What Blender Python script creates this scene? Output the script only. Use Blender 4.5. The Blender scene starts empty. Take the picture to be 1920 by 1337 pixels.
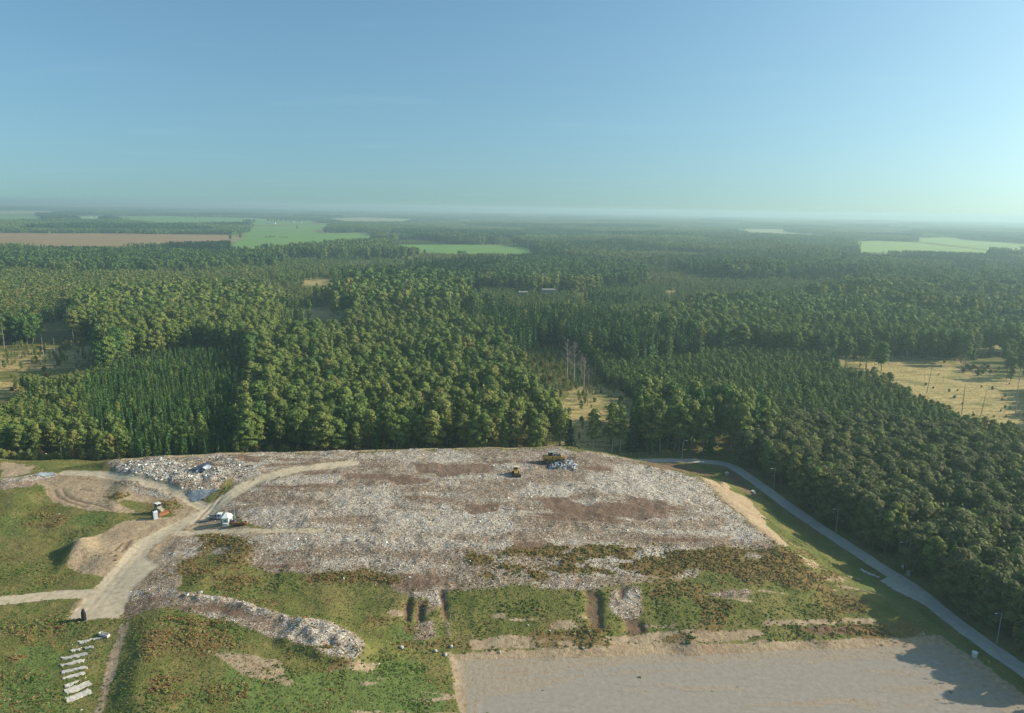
import bpy, bmesh, math, random
import numpy as np
from mathutils import Vector, Matrix
from mathutils.geometry import delaunay_2d_cdt
R = math.radians
rng = np.random.default_rng(7)
random.seed(7)
scene = bpy.context.scene
col = scene.collection

# ------------------------------------------------------------------ camera
F, W0, H0, CAMZ = 1371.0, 1920.0, 1337.0, 100.0
PITCH, ROLL = math.atan(278.0 / 1371.0), math.atan(33.0 / 1920.0)
_r0 = np.array([1.0, 0, 0]); _u0 = np.array([0, math.sin(PITCH), math.cos(PITCH)]); FW = np.array([0, math.cos(PITCH), -math.sin(PITCH)])
CR = math.cos(ROLL) * _r0 + math.sin(ROLL) * _u0
CU = -math.sin(ROLL) * _r0 + math.cos(ROLL) * _u0
CAM = np.array([0, 0, CAMZ])
def ray(u, v):
    return FW * F + CR * (u - W0 / 2) - CU * (v - H0 / 2)
def at(u, v, z=0.0):
    d = ray(u, v); t = (z - CAMZ) / d[2]
    return CAM + d * t
def pix(x, y, z):
    x = np.asarray(x, float); y = np.asarray(y, float); z = np.asarray(z, float) - CAMZ
    d = x * FW[0] + y * FW[1] + z * FW[2]
    d = np.where(d < 1e-3, 1e-3, d)
    return (W0 / 2 + F * (x * CR[0] + y * CR[1] + z * CR[2]) / d, H0 / 2 - F * (x * CU[0] + y * CU[1] + z * CU[2]) / d)
cd = bpy.data.cameras.new('camera'); cam = bpy.data.objects.new('camera', cd); col.objects.link(cam)
cam.matrix_world = Matrix(((CR[0], CU[0], -FW[0], 0), (CR[1], CU[1], -FW[1], 0), (CR[2], CU[2], -FW[2], CAMZ), (0, 0, 0, 1)))
cd.sensor_width = 36.0; cd.lens = 36.0 * F / W0; cd.clip_start = 0.5; cd.clip_end = 80000
scene.camera = cam

# ------------------------------------------------------------------ numpy noise
def _hash(ix, iy, s):
    h = (ix.astype(np.int64) * 374761393 + iy.astype(np.int64) * 668265263 + s * 1442695041) & 0xffffffff
    h = ((h ^ (h >> 13)) * 1274126177) & 0xffffffff
    h = ((h ^ (h >> 16)) * 2246822519) & 0xffffffff
    return ((h ^ (h >> 15)) & 0xffffff) / float(0xffffff)
def vnoise(x, y, s=0):
    x = np.asarray(x, float); y = np.asarray(y, float)
    ix, iy = np.floor(x), np.floor(y); fx, fy = x - ix, y - iy
    fx = fx * fx * (3 - 2 * fx); fy = fy * fy * (3 - 2 * fy)
    a, b = _hash(ix, iy, s), _hash(ix + 1, iy, s); c, d = _hash(ix, iy + 1, s), _hash(ix + 1, iy + 1, s)
    return (a * (1 - fx) + b * fx) * (1 - fy) + (c * (1 - fx) + d * fx) * fy
def fbm(x, y, s=0, o=4):
    t, a, n = 0, 0.5, 0
    for k in range(o):
        t = t + a * vnoise(np.asarray(x) * 2 ** k + 17.3 * k, np.asarray(y) * 2 ** k - 9.1 * k, s + k); n += a; a *= 0.5
    return t / n
def sstep(a, b, x):
    t = np.clip((x - a) / (b - a), 0, 1); return t * t * (3 - 2 * t)
def inpoly(u, v, P):
    u = np.asarray(u, float); v = np.asarray(v, float)
    out = np.zeros(u.shape, bool); n = len(P)
    m = (u >= min(p[0] for p in P)) & (u <= max(p[0] for p in P)) & (v >= min(p[1] for p in P)) & (v <= max(p[1] for p in P))
    if not m.any(): return out
    uu, vv = u[m], v[m]; r = np.zeros(uu.shape, bool)
    for i in range(n):
        (x1, y1), (x2, y2) = P[i], P[(i + 1) % n]
        if y1 == y2: continue
        c = ((y1 > vv) != (y2 > vv)) & (uu < (x2 - x1) * (vv - y1) / (y2 - y1) + x1)
        r ^= c
    out[m] = r
    return out
def segdist(x, y, P, closed=False):
    x = np.asarray(x, float); y = np.asarray(y, float); d = np.full(x.shape, 1e9)
    n = len(P)
    for i in range(n if closed else n - 1):
        (x1, y1), (x2, y2) = P[i][:2], P[(i + 1) % n][:2]
        dx, dy = x2 - x1, y2 - y1; L = dx * dx + dy * dy + 1e-12
        t = np.clip(((x - x1) * dx + (y - y1) * dy) / L, 0, 1)
        d = np.minimum(d, np.hypot(x - x1 - t * dx, y - y1 - t * dy))
    return d

# ------------------------------------------------------------------ materials
def mat(name):
    m = bpy.data.materials.new(name); m.use_nodes = True
    nt = m.node_tree; return m, nt, nt.nodes['Principled BSDF'], nt.nodes['Material Output']
def N(nt, t, **kw):
    n = nt.nodes.new(t)
    for k, v in kw.items():
        if k.startswith('i_'): n.inputs[int(k[2:])].default_value = v
        else: setattr(n, k, v)
    return n
def L(nt, a, b): nt.links.new(a, b)
def mth(nt, op, a, b=None, c=None, clamp=False):
    n = nt.nodes.new('ShaderNodeMath'); n.operation = op; n.use_clamp = clamp
    for i, q in enumerate((a, b, c)):
        if q is None: continue
        if hasattr(q, 'links'): nt.links.new(q, n.inputs[i])
        else: n.inputs[i].default_value = q
    return n.outputs[0]
def mixc(nt, f, a, b, blend='MIX'):
    n = nt.nodes.new('ShaderNodeMix'); n.data_type = 'RGBA'; n.blend_type = blend
    for i, q in ((0, f), (6, a), (7, b)):
        if hasattr(q, 'links'): nt.links.new(q, n.inputs[i])
        elif i == 0: n.inputs[0].default_value = q
        else: n.inputs[i].default_value = (*q, 1)
    return n.outputs[2]
def noise(nt, scale, detail=3, vec=None, rough=0.55):
    n = nt.nodes.new('ShaderNodeTexNoise'); n.inputs['Scale'].default_value = scale; n.inputs['Detail'].default_value = detail
    n.inputs['Roughness'].default_value = rough
    if vec is not None: nt.links.new(vec, n.inputs['Vector'])
    return n.outputs[0]
def ramp(nt, f, stops, interp='LINEAR'):
    n = nt.nodes.new('ShaderNodeValToRGB'); cr = n.color_ramp; cr.interpolation = interp
    while len(cr.elements) < len(stops): cr.elements.new(0.5)
    for e, (p, c) in zip(cr.elements, stops): e.position = p; e.color = (*c, 1)
    nt.links.new(f, n.inputs[0]); return n.outputs[0]
def maprange(nt, f, a, b, c=0.0, d=1.0, smooth=True):
    n = nt.nodes.new('ShaderNodeMapRange'); n.interpolation_type = 'SMOOTHSTEP' if smooth else 'LINEAR'
    nt.links.new(f, n.inputs[0])
    for i, q in enumerate((a, b, c, d)): n.inputs[1 + i].default_value = q
    return n.outputs[0]
def simple(name, c, rough=0.6, metal=0.0, var=0.15, scale=3.0, dirt=None):
    """painted / plain surface with slight worn variation"""
    m, nt, b, o = mat(name)
    tc = N(nt, 'ShaderNodeTexCoord'); nz = noise(nt, scale, 5, tc.outputs['Object'])
    c2 = dirt or tuple(max(0, q * (1 - 2.2 * var)) for q in c)
    L(nt, mixc(nt, maprange(nt, nz, 0.42, 0.75), c, c2), b.inputs['Base Color'])
    b.inputs['Roughness'].default_value = rough; b.inputs['Metallic'].default_value = metal
    return m

# ------------------------------------------------------------------ mesh helpers
def mesh_np(name, v, f, mats=(), smooth=False, mi=None):
    """v Nx3, f MxK int array (all faces K-gons)"""
    v = np.asarray(v, np.float32); f = np.asarray(f, np.int32)
    me = bpy.data.meshes.new(name); k = f.shape[1]
    me.vertices.add(len(v)); me.vertices.foreach_set('co', v.ravel())
    me.loops.add(f.size); me.loops.foreach_set('vertex_index', f.ravel())
    me.polygons.add(len(f)); me.polygons.foreach_set('loop_start', np.arange(len(f), dtype=np.int32) * k)
    if mi is not None: me.polygons.foreach_set('material_index', np.asarray(mi, np.int32))
    me.polygons.foreach_set('use_smooth', np.full(len(f), smooth))
    for m in mats: me.materials.append(m)
    me.update(calc_edges=True); me.validate()
    return me
def attr(me, name, typ, data, dom='POINT'):
    a = me.attributes.new(name, typ, dom)
    key = {'FLOAT': 'value', 'INT': 'value', 'FLOAT_VECTOR': 'vector', 'FLOAT_COLOR': 'color'}[typ]
    a.data.foreach_set(key, np.asarray(data, np.int32 if typ == 'INT' else np.float32).ravel())
def link(name, me, parent=None, **props):
    o = bpy.data.objects.new(name, me); col.objects.link(o)
    if parent is not None: o.parent = parent
    for k, q in props.items(): o[k] = q
    return o
def thing(name, label, cat, loc=(0, 0, 0), rz=0.0, group=None, scale=None):
    o = bpy.data.objects.new(name, None); col.objects.link(o); o.empty_display_size = 0.5
    o.location = loc; o.rotation_euler = (0, 0, rz); o['label'] = label; o['category'] = cat
    if group: o['group'] = group
    if scale is not None: o.scale = scale
    return o
class MB:
    """collects boxes, prisms and tubes; build() links them as ONE mesh object"""
    def __init__(s): s.v, s.f = [], []
    def add(s, vs, fs):
        b = len(s.v); s.v += [tuple(q) for q in vs]; s.f += [tuple(i + b for i in f) for f in fs]; return s
    def box(s, c, d, rz=0.0, rx=0.0, ry=0.0, taper=1.0):
        M = Matrix.Rotation(rz, 3, 'Z') @ Matrix.Rotation(ry, 3, 'Y') @ Matrix.Rotation(rx, 3, 'X'); vs = []
        for z in (-.5, .5):
            k = taper if z > 0 else 1.0
            for x, y in ((-.5, -.5), (.5, -.5), (.5, .5), (-.5, .5)):
                vs.append(Vector(c) + M @ Vector((x * d[0] * k, y * d[1] * k, z * d[2])))
        return s.add(vs, [(3, 2, 1, 0), (4, 5, 6, 7), (0, 1, 5, 4), (1, 2, 6, 5), (2, 3, 7, 6), (3, 0, 4, 7)])
    def tube(s, pts, rad, n=8, cap=True):
        pts = [Vector(p) for p in pts]; rad = rad if hasattr(rad, '__len__') else [rad] * len(pts); vs, fs = [], []
        for i, p in enumerate(pts):
            t = (pts[min(i + 1, len(pts) - 1)] - pts[max(i - 1, 0)]).normalized()
            a = t.orthogonal().normalized() if abs(t.z) < 0.95 else Vector((1, 0, 0)); bq = t.cross(a).normalized(); a = bq.cross(t)
            for k in range(n):
                an = 2 * math.pi * k / n; vs.append(p + (a * math.cos(an) + bq * math.sin(an)) * rad[i])
        for i in range(len(pts) - 1):
            for k in range(n): fs.append((i * n + k, i * n + (k + 1) % n, (i + 1) * n + (k + 1) % n, (i + 1) * n + k))
        if cap: fs += [tuple(range(n))[::-1], tuple(range((len(pts) - 1) * n, len(pts) * n))]
        return s.add(vs, fs)
    def prism(s, prof, y0, y1):
        """profile in x,z extruded along y"""
        n = len(prof); vs = [(p[0], y0, p[1]) for p in prof] + [(p[0], y1, p[1]) for p in prof]
        return s.add(vs, [tuple(range(n)), tuple(range(n, 2 * n))[::-1]] + [(i, i + n, (i + 1) % n + n, (i + 1) % n) for i in range(n)])
    def build(s, name, m, parent=None, bevel=0.0, smooth=False, **props):
        me = bpy.data.meshes.new(name); me.from_pydata(s.v, [], s.f)
        bm = bmesh.new(); bm.from_mesh(me); bmesh.ops.recalc_face_normals(bm, faces=bm.faces)
        if bevel > 0:
            bmesh.ops.bevel(bm, geom=[e for e in bm.edges if len(e.link_faces) == 2 and e.calc_face_angle(0) > 0.6], offset=bevel, segments=2, affect='EDGES', clamp_overlap=True)
        bm.to_mesh(me); bm.free(); me.materials.append(m)
        if smooth:
            me.polygons.foreach_set('use_smooth', [True] * len(me.polygons)); me.update()
        return link(name, me, parent, **props)

# ------------------------------------------------------------------ world, sun
SUN_EL, SUN_AZ = R(26), R(8)        # azimuth measured from +X towards +Y
sd = Vector((math.cos(SUN_EL) * math.cos(SUN_AZ), math.cos(SUN_EL) * math.sin(SUN_AZ), math.sin(SUN_EL)))
w = bpy.data.worlds.new('World'); scene.world = w; w.use_nodes = True
nt = w.node_tree; bg = nt.nodes['Background']
sky = N(nt, 'ShaderNodeTexSky'); sky.sky_type = 'NISHITA'; sky.sun_disc = False
sky.sun_elevation = SUN_EL; sky.sun_rotation = R(90) - SUN_AZ
sky.altitude = 100; sky.air_density = 1.0; sky.dust_density = 3.0; sky.ozone_density = 3.0
va = N(nt, 'ShaderNodeVectorMath', operation='ADD'); va.inputs[1].default_value = (0, 0, .075); vn = N(nt, 'ShaderNodeVectorMath', operation='NORMALIZE')
L(nt, N(nt, 'ShaderNodeTexCoord').outputs['Generated'], va.inputs[0]); L(nt, va.outputs[0], vn.inputs[0]); L(nt, vn.outputs[0], sky.inputs[0])
# thin high cirrus streaks, laid out on a flat layer far above
sx_ = N(nt, 'ShaderNodeSeparateXYZ'); L(nt, vn.outputs[0], sx_.inputs[0]); zc = mth(nt, 'MAXIMUM', sx_.outputs[2], .03); cx_ = N(nt, 'ShaderNodeCombineXYZ'); L(nt, mth(nt, 'DIVIDE', sx_.outputs[0], zc), cx_.inputs[0]); L(nt, mth(nt, 'MULTIPLY', mth(nt, 'DIVIDE', sx_.outputs[1], zc), 2.6), cx_.inputs[1])
wisp = maprange(nt, noise(nt, .55, 7, cx_.outputs[0], .62), .54, .85, 0, .10)
skc = mixc(nt, wisp, sky.outputs[0], (5.2, 5.6, 5.6))
L(nt, mixc(nt, 1.0, skc, (.855, 1.095, 1.03), 'MULTIPLY'), bg.inputs[0]); bg.inputs[1].default_value = 0.127
sl = bpy.data.lights.new('sun', 'SUN'); sl.energy = 5.0; sl.angle = R(0.53); sl.color = (1.0, 0.88, 0.70)
so = bpy.data.objects.new('sun', sl); col.objects.link(so); so.rotation_euler = sd.to_track_quat('Z', 'Y').to_euler()
scene.view_settings.view_transform = 'Standard'; scene.view_settings.look = 'None'
scene.view_settings.exposure = 0.38; scene.view_settings.gamma = 1.0
scene.cycles.use_denoising = True
scene.cycles.max_bounces = 5; scene.cycles.diffuse_bounces = 2; scene.cycles.glossy_bounces = 1; scene.cycles.transmission_bounces = 2
scene.cycles.volume_bounces = 0; scene.cycles.transparent_max_bounces = 4; scene.cycles.caustics_reflective = False; scene.cycles.caustics_refractive = False
# ------------------------------------------------------------------ terrain: control heights (photo point, height)
CTRL = [ # back crest of the waste plateau, then its surface
 (205,862,10.5),(300,853,11.2),(420,849,11.6),(600,845,12.2),(800,840,12.8),(950,838,13.4),(1060,836,14),(1130,850,13.2),(1200,867,12.4),(1260,882,11.9),(1310,893,11.5),
 (1360,930,11),(1400,970,10.6),(1440,1000,10.3),(1475,1026,10),
 (480,1010,9.2),(600,1012,9.8),(800,1018,10.2),(1000,1020,10.4),(1200,1022,10.3),(1350,1026,10.1),
 (600,940,11),(800,940,11.6),(1000,940,12),(1200,940,12),(700,885,12),(960,880,12.8),(1120,890,12.8),(500,885,11.3),(350,885,10.8),(250,885,9.8),(450,950,9.2),(430,925,9.8),
 (480,985,9.0),(600,985,10.2),(380,930,8.0),(330,920,8.6),(240,905,8.8),
 # mid bench
 (480,1058,6.6),(620,1085,6.2),(760,1108,6.2),(840,1100,6.6),(960,1090,7.4),(1100,1092,7.2),(1200,1085,7.6),(1400,1076,7.4),(1520,1062,6.6),(1590,1090,3.6),
 # foot towards the pad and the road
 (760,1224,1.2),(850,1224,0.5),(1000,1217,0.5),(1250,1210,0.5),(1500,1200,0.5),(1740,1190,0.4),(1480,1172,2.4),(1720,1176,1.4),(1300,1185,2.2),(1100,1195,1.8),
 (1763,1196,0),(1667,1116,0.2),(1620,1085,0.2),(1574,1054,0.2),(1525,1010,0.3),(1481,972,0.3),(1430,925,0.3),(1384,888,0.4),(1330,872,0.4),(1270,868,0.3),(1200,861,0),
 (1000,1260,0),(1200,1250,0),(1400,1245,0),(1600,1235,0),(1700,1226,0),(1000,1330,0),(1300,1320,0),(1600,1320,0),(1800,1320,0),(1900,1332,0),(900,1290,0),(1300,1280,0),(1500,1275,0),(1800,1270,0),
 # left junction, tracks and spur
 (400,968,7.4),(340,975,6.6),(380,950,7.4),(300,935,7.0),(280,1015,5.6),(220,1075,3.8),(200,1110,3.1),(160,1158,2.4),(225,1152,2.9),(330,1010,6.2),(420,1000,7.4),
 (340,1115,5.2),(420,1120,5.2),(500,1148,5.0),(600,1172,4.6),(660,1190,4.2),(688,1215,3.4),(660,1244,2.6),(600,1232,3.0),(480,1185,4.0),(330,1140,4.6),
 (440,1108,5.2),(560,1128,4.8),(700,1160,4.0),(710,1205,2.6),(700,1240,1.8),
 (290,1160,4.4),(276,1190,3.8),(258,1240,3.0),(250,1310,2.4),(285,1345,2.2),(226,1240,1.5),(212,1310,.7),(400,1250,3.0),(600,1300,1.4),(800,1310,0.2),(500,1345,1.2),(850,1345,0),
 (236,1165,3.0),(212,1215,1.5),(190,1290,0.5),(178,1345,0.2),
 (0,1345,0),(100,1340,0),(0,1250,0.3),(100,1200,0.9),(0,1165,1.4),(0,1127,2.0),(100,1118,2.4),(120,1165,1.9),
 (100,1080,2.8),(0,1080,2.4),(0,1000,4.2),(60,960,5.0),(60,1030,3.6),(120,985,5.2),(180,1080,3.8),(200,960,6.4),(200,925,6.8),(100,910,6.6),(30,925,7.6),(0,915,7.4),(80,890,6.6),(0,890,6.2),
 (200,880,8.0),(110,878,6.6),(0,872,5.6),(90,868,6.2),
 # sand bank with a steep shaded face
 (150,1003,8.0),(138,1018,7.4),(160,1022,6.9),(120,1032,3.4),(150,1060,3.6),(190,1035,5.4),(110,1010,4.2),(175,1000,5.6)]
pts, zs = [], []
for u, v, z in CTRL:
    p = at(u, v, z); pts.append((p[0], p[1])); zs.append(z)
back = [(205,862,10.5),(300,853,11.2),(420,849,11.6),(600,845,12.2),(800,840,12.8),(950,838,13.4),(1060,836,14),(1130,850,13.2),(1200,867,12.4)]
for u, v, z in back:
    p = at(u, v, z); k = 0.1 * (u > 1000)
    pts.append((p[0] + (10 if u > 1000 else 0), p[1] + 7)); zs.append(z * 0.72)
    pts.append((p[0] + (26 if u > 1000 else 0), p[1] + 24)); zs.append(0)
for u, v, z in ((0,872,5.6),(90,868,6.2),(140,866,7)):
    p = at(u, v, z); pts.append((p[0] - 2, p[1] + 22)); zs.append(0)
# the road bed and everything beyond is level
ROADC = [(1120,866),(1190,864.6),(1240,863.4),(1280,863.7),(1326,866),(1365,872.5),(1396,889.6),(1434.7,916.7),(1473,945.2),(1512,972.5),(1550.7,998.5),(1589,1023.5),(1628,1049),(1661,1070.5),(1697.6,1093),(1732,1118),(1763,1144),(1802,1175),(1840.7,1203.5),(1879,1230.5),(1914,1254),(1990,1306),(2080,1366)]
RW = [at(u, v)[:2] for u, v in ROADC]
for x, y in RW: pts.append((x, y)); zs.append(0)
for x, y in RW[5:]: pts.append((x + 40, y + 10)); zs.append(0)
GX0, GX1, GY0, GY1, GS = -205.0, 150.0, 96.0, 345.0, 0.5
for x in np.linspace(GX0 - 8, GX1 + 8, 12):
    pts.append((x, GY1 + 8)); zs.append(0)
    if x > -50: pts.append((x, GY0 - 8)); zs.append(0)
for y in np.linspace(GY0 - 8, GY1 + 8, 9)[1:-1]: pts.append((GX1 + 8, y)); zs.append(0)
for x, y, z in ((GX0 - 8, 200, 3), (GX0 - 8, 150, 1), (GX0 - 8, GY0 - 8, 0), (-120, GY0 - 8, 0), (GX0 - 8, 260, 4.5), (GX0 - 8, 300, 0), (-160, 235, 6)):
    pts.append((x, y)); zs.append(z)
vv, ee, ff, ov, _oe, _of = delaunay_2d_cdt([Vector(p) for p in pts], [], [], 0, 0.01)
vz = [zs[o[0]] for o in ov]
nx, ny = int((GX1 - GX0) / GS) + 1, int((GY1 - GY0) / GS) + 1
gx = GX0 + GS * np.arange(nx); gy = GY0 + GS * np.arange(ny)
Z = np.zeros((ny, nx))
for t in ff:
    a, b, c = [vv[i] for i in t]; za, zb, zc = [vz[i] for i in t]
    i0, i1 = max(0, int((min(a.x, b.x, c.x) - GX0) / GS)), min(nx - 1, int((max(a.x, b.x, c.x) - GX0) / GS) + 1)
    j0, j1 = max(0, int((min(a.y, b.y, c.y) - GY0) / GS)), min(ny - 1, int((max(a.y, b.y, c.y) - GY0) / GS) + 1)
    if i1 < i0 or j1 < j0: continue
    X, Y = np.meshgrid(gx[i0:i1 + 1], gy[j0:j1 + 1])
    D = (b.y - c.y) * (a.x - c.x) + (c.x - b.x) * (a.y - c.y)
    if abs(D) < 1e-9: continue
    l1 = ((b.y - c.y) * (X - c.x) + (c.x - b.x) * (Y - c.y)) / D; l2 = ((c.y - a.y) * (X - c.x) + (a.x - c.x) * (Y - c.y)) / D; l3 = 1 - l1 - l2
    m = (l1 >= -1e-6) & (l2 >= -1e-6) & (l3 >= -1e-6)
    S = Z[j0:j1 + 1, i0:i1 + 1]; S[m] = (l1 * za + l2 * zb + l3 * zc)[m]
def blur(A, n):
    for _ in range(n):
        P = np.pad(A, 1, 'edge'); A = (P[:-2, 1:-1] + P[2:, 1:-1] + 2 * P[1:-1, 1:-1]) / 4
        P = np.pad(A, 1, 'edge'); A = (P[1:-1, :-2] + P[1:-1, 2:] + 2 * P[1:-1, 1:-1]) / 4
    return A
Z = blur(Z, 10)
GXX, GYY = np.meshgrid(gx, gy)
PU, PV = pix(GXX, GYY, Z)

# ------------------------------------------------------------------ ground zones (traced, then baked as weights on the ground itself)
wob_u = (fbm(GXX / 5, GYY / 5, 3) - .5) * 2; wob_v = (fbm(GXX / 5, GYY / 5, 9) - .5) * 2
def zone(P, soft=1.0, wob=10.0):
    """soft mask of a traced patch; the edge is broken up by noise in metres"""
    m = inpoly(PU + wob_u * wob, PV + wob_v * wob * .6, P).astype(float)
    return blur(m, int(soft * 3)) if soft > 0 else m
zn = {}; RD0 = segdist(GXX, GYY, RW)
TRASH = [(205,866),(300,857),(500,849),(800,843),(1060,839),(1130,852),(1200,868),(1310,896),(1355,935),(1400,982),(1440,1010),(1470,1028),(1420,1050),(1300,1045),(1200,1090),(1100,1100),(960,1096),(850,1108),(770,1118),(700,1090),(560,1078),(470,1065),(420,1040),(380,1040),(340,1050),(330,1010),(420,1000),(560,1000),(480,985),(440,985),(430,960),(395,960),(440,900),(480,880),(420,900),(385,935),(350,945),(240,920),(205,895)]
SPUR = [(250,1108),(300,1095),(345,1112),(430,1122),(500,1145),(560,1162),(620,1168),(670,1195),(692,1215),(668,1248),(615,1234),(570,1218),(480,1185),(380,1155),(310,1140),(255,1150),(235,1165),(225,1140)]
SPURTIP = [(560,1160),(620,1166),(672,1194),(694,1215),(668,1250),(600,1236),(520,1205),(540,1180)]
SPURTOP = [(345,1110),(430,1120),(500,1143),(560,1160),(550,1172),(440,1142),(350,1124)]
SPURLOW = [(400,1150),(480,1178),(570,1210),(600,1234),(560,1222),(470,1190),(390,1160)]
zn['trash'] = np.maximum.reduce([zone(TRASH, 4, 16), zone(SPUR, 1.5, 8), .62 * zone([(258,1100),(296,1042),(332,1004),(470,1010),(400,1024),(348,1050),(338,1100),(300,1112)], 1, 8)])
for P in ([(760,1110),(830,1105),(840,1130),(800,1150),(775,1130)], [(775,1170),(815,1160),(820,1200),(770,1205)], [(1150,1100),(1200,1095),(1205,1150),(1180,1175),(1140,1140)], [(1230,1045),(1330,1050),(1310,1085),(1220,1080)], [(1000,1090),(1150,1092),(1130,1105),(1010,1104)], [(0,895),(60,888),(115,890),(40,915),(0,918)], [(826,1110),(834,1110),(846,1200),(838,1212)], [(1320,1110),(1420,1105),(1400,1120),(1330,1122)]):
    zn['trash'] = np.maximum(zn['trash'], zone(P, 1, 8) * .9)
SOIL = [[(0,868),(65,872),(60,885),(0,895)], [(60,890),(200,885),(260,905),(330,925),(395,955),(430,985),(400,1000),(360,1005),(280,1085),(225,1160),(130,1160),(140,1130),(180,1110),(200,1080),(150,1075),(125,1060),(140,1010),(190,1000),(215,985),(240,975),(330,970),(310,945),(180,935),(150,925),(100,920),(60,905)],
 [(85,915),(160,910),(240,935),(215,945),(270,965),(180,960),(95,940)],
 [(470,1030),(560,1040),(580,1065),(520,1075),(470,1060)], [(1150,1080),(1270,1075),(1280,1092),(1170,1095)], [(1030,1165),(1080,1165),(1090,1185),(1030,1180)],
 [(880,1200),(1000,1192),(1100,1195),(1240,1185),(1300,1180),(1430,1180),(1430,1196),(1240,1208),(1000,1216),(880,1220)],
 [(1430,1163),(1640,1160),(1640,1170),(1430,1175)], [(1310,893),(1345,905),(1400,950),(1480,1020),(1470,1030),(1420,995),(1360,940)], [(1340,895),(1400,935),(1440,975),(1420,975),(1380,940)], [(1500,1040),(1540,1062),(1530,1066),(1495,1048)],
 [(205,858),(300,850),(600,842),(800,837),(1060,834),(1060,838),(800,842),(600,847),(300,857),(210,868)],
 [(840,1225),(1300,1206),(1760,1193),(1830,1235),(1930,1310),(1960,1360),(870,1360)],
 [(230,1165),(242,1165),(215,1260),(185,1350),(172,1350),(200,1240)], [(455,988),(560,992),(640,995),(560,1002),(440,1006),(390,1010),(400,992)],
 [(400,955),(470,905),(560,875),(700,862),(760,868),(620,880),(520,895),(450,930),(420,965)], [(640,1240),(720,1240),(700,1262),(620,1255)],
 [(380,1220),(520,1235),(560,1290),(460,1270)], [(640,869),(800,868),(960,878),(950,890),(800,880),(660,880)], [(258,1100),(296,1042),(332,1004),(470,1010),(400,1024),(348,1050),(338,1100),(300,1112)]]
zn['soil'] = np.max([zone(P, 1, 7) * (.75 if i in (16, 17) else 1) for i, P in enumerate(SOIL)], axis=0)
TRACK = [at(u, v, 6)[:2] for u, v in ((120,890),(190,897),(250,915),(310,928),(360,947),(385,962))]
TRACK2 = [at(u, v, z)[:2] for u, v, z in ((165,1150,2.5),(195,1115,3),(230,1070,4),(275,1020,5.4),(330,985,6.5),(385,962,7.4),(430,932,9),(480,900,10.8),(560,880,11.5),(660,868,12))]
TRACK3 = [at(u, v, z)[:2] for u, v, z in ((330,1000,6.4),(400,995,7.4),(500,997,9),(600,996,9.8))]
TRACK4 = [at(u, v, z)[:2] for u, v, z in ((-60,1130,2),(0,1126,2.0),(60,1120,2.3),(120,1115,2.6),(190,1112,3.1))]
dt2 = segdist(GXX, GYY, TRACK2)
yy = np.clip((GYY - 130) / 90, 0, 1)
zn['road'] = np.max([blur(sstep(4.0, 2.0, dt2 + wob_u * 1.2) * np.where(GYY > 215, .8, 1), 4), blur(sstep(2.4, 1.2, segdist(GXX, GYY, TRACK) + wob_v * .9), 3) * .9, sstep(2.0, 1.2, segdist(GXX, GYY, TRACK3) + wob_v * .9) * .6,
    sstep(2.2, 1.7, segdist(GXX, GYY, TRACK4) + wob_v * .3), zone([(165,1115),(262,1040),(300,1060),(255,1100),(222,1158),(128,1160),(150,1135)], .5, 4)], axis=0)
PAD = [(900,1310),(1000,1290),(1100,1268),(1300,1252),(1530,1240),(1700,1228),(1750,1232),(1800,1265),(1850,1300),(1910,1360),(890,1360)]
zn['pad'] = zone(PAD, 1, 12)
pn = fbm(GXX / 14 + 3, GYY / 2.4, 31, 5)
zn['pad'] *= 1 - sstep(.54, .68, pn) * .5
rimn = sstep(.5, .62, fbm(GXX / 16, GYY / 3, 37, 4))
zn['pad'] = np.maximum(zn['pad'], zone([(860,1290),(1000,1250),(1400,1232),(1700,1212),(1720,1225),(1400,1248),(1000,1275),(880,1310)], 1, 10) * .75 * rimn)
# rust-brown weeds and dark brown wet earth
RUST = [[(330,1050),(420,1020),(480,1022),(470,1045),(490,1085),(420,1105),(340,1100)], [(55,965),(110,950),(135,965),(120,985),(60,985)], [(890,1035),(985,1040),(985,1085),(930,1080),(895,1060)], [(1020,1040),(1100,1025),(1165,1040),(1150,1070),(1060,1070)], [(1160,1025),(1240,1022),(1230,1040),(1170,1040)], [(1230,1040),(1290,1030),(1320,1050),(1260,1060)], [(1430,1030),(1500,1040),(1560,1085),(1540,1105),(1460,1095),(1430,1060)], [(1230,1065),(1430,1050),(1420,1075),(1240,1085)], [(1330,1075),(1360,1060),(1380,1090),(1340,1100)],
 [(1480,1185),(1600,1175),(1720,1170),(1740,1190),(1600,1200),(1480,1196)], [(250,1160),(420,1160),(440,1210),(350,1240),(260,1230)], [(0,1190),(60,1180),(80,1220),(30,1250),(0,1250)], [(90,1150),(130,1165),(120,1200),(90,1190)], [(560,1075),(620,1070),(640,1090),(570,1095)], [(760,1130),(800,1120),(790,1190),(760,1195)], [(255,1250),(330,1240),(380,1300),(280,1330)], [(200,928),(235,922),(220,945)], [(290,930),(325,945),(320,960),(295,945)], [(380,990),(470,1015),(440,1030),(370,1040)], [(870,1040),(1000,1028),(1180,1020),(1300,1030),(1480,1035),(1570,1092),(1480,1095),(1400,1084),(1200,1078),(1080,1072),(960,1090),(885,1070)], [(560,1062),(760,1085),(750,1105),(600,1085)], [(640,1215),(690,1245),(620,1265),(500,1225)]]
zn['rust'] = np.clip(np.max([zone(P, 5, 22) * (.62 if i in (0, 10, 11, 12, 15, 21) else 1) for i, P in enumerate(RUST)], axis=0) * (.35 + 1.2 * sstep(.38, .57, fbm(GXX / 8, GYY / 3.5, 61, 4))), 0, 1)
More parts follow.
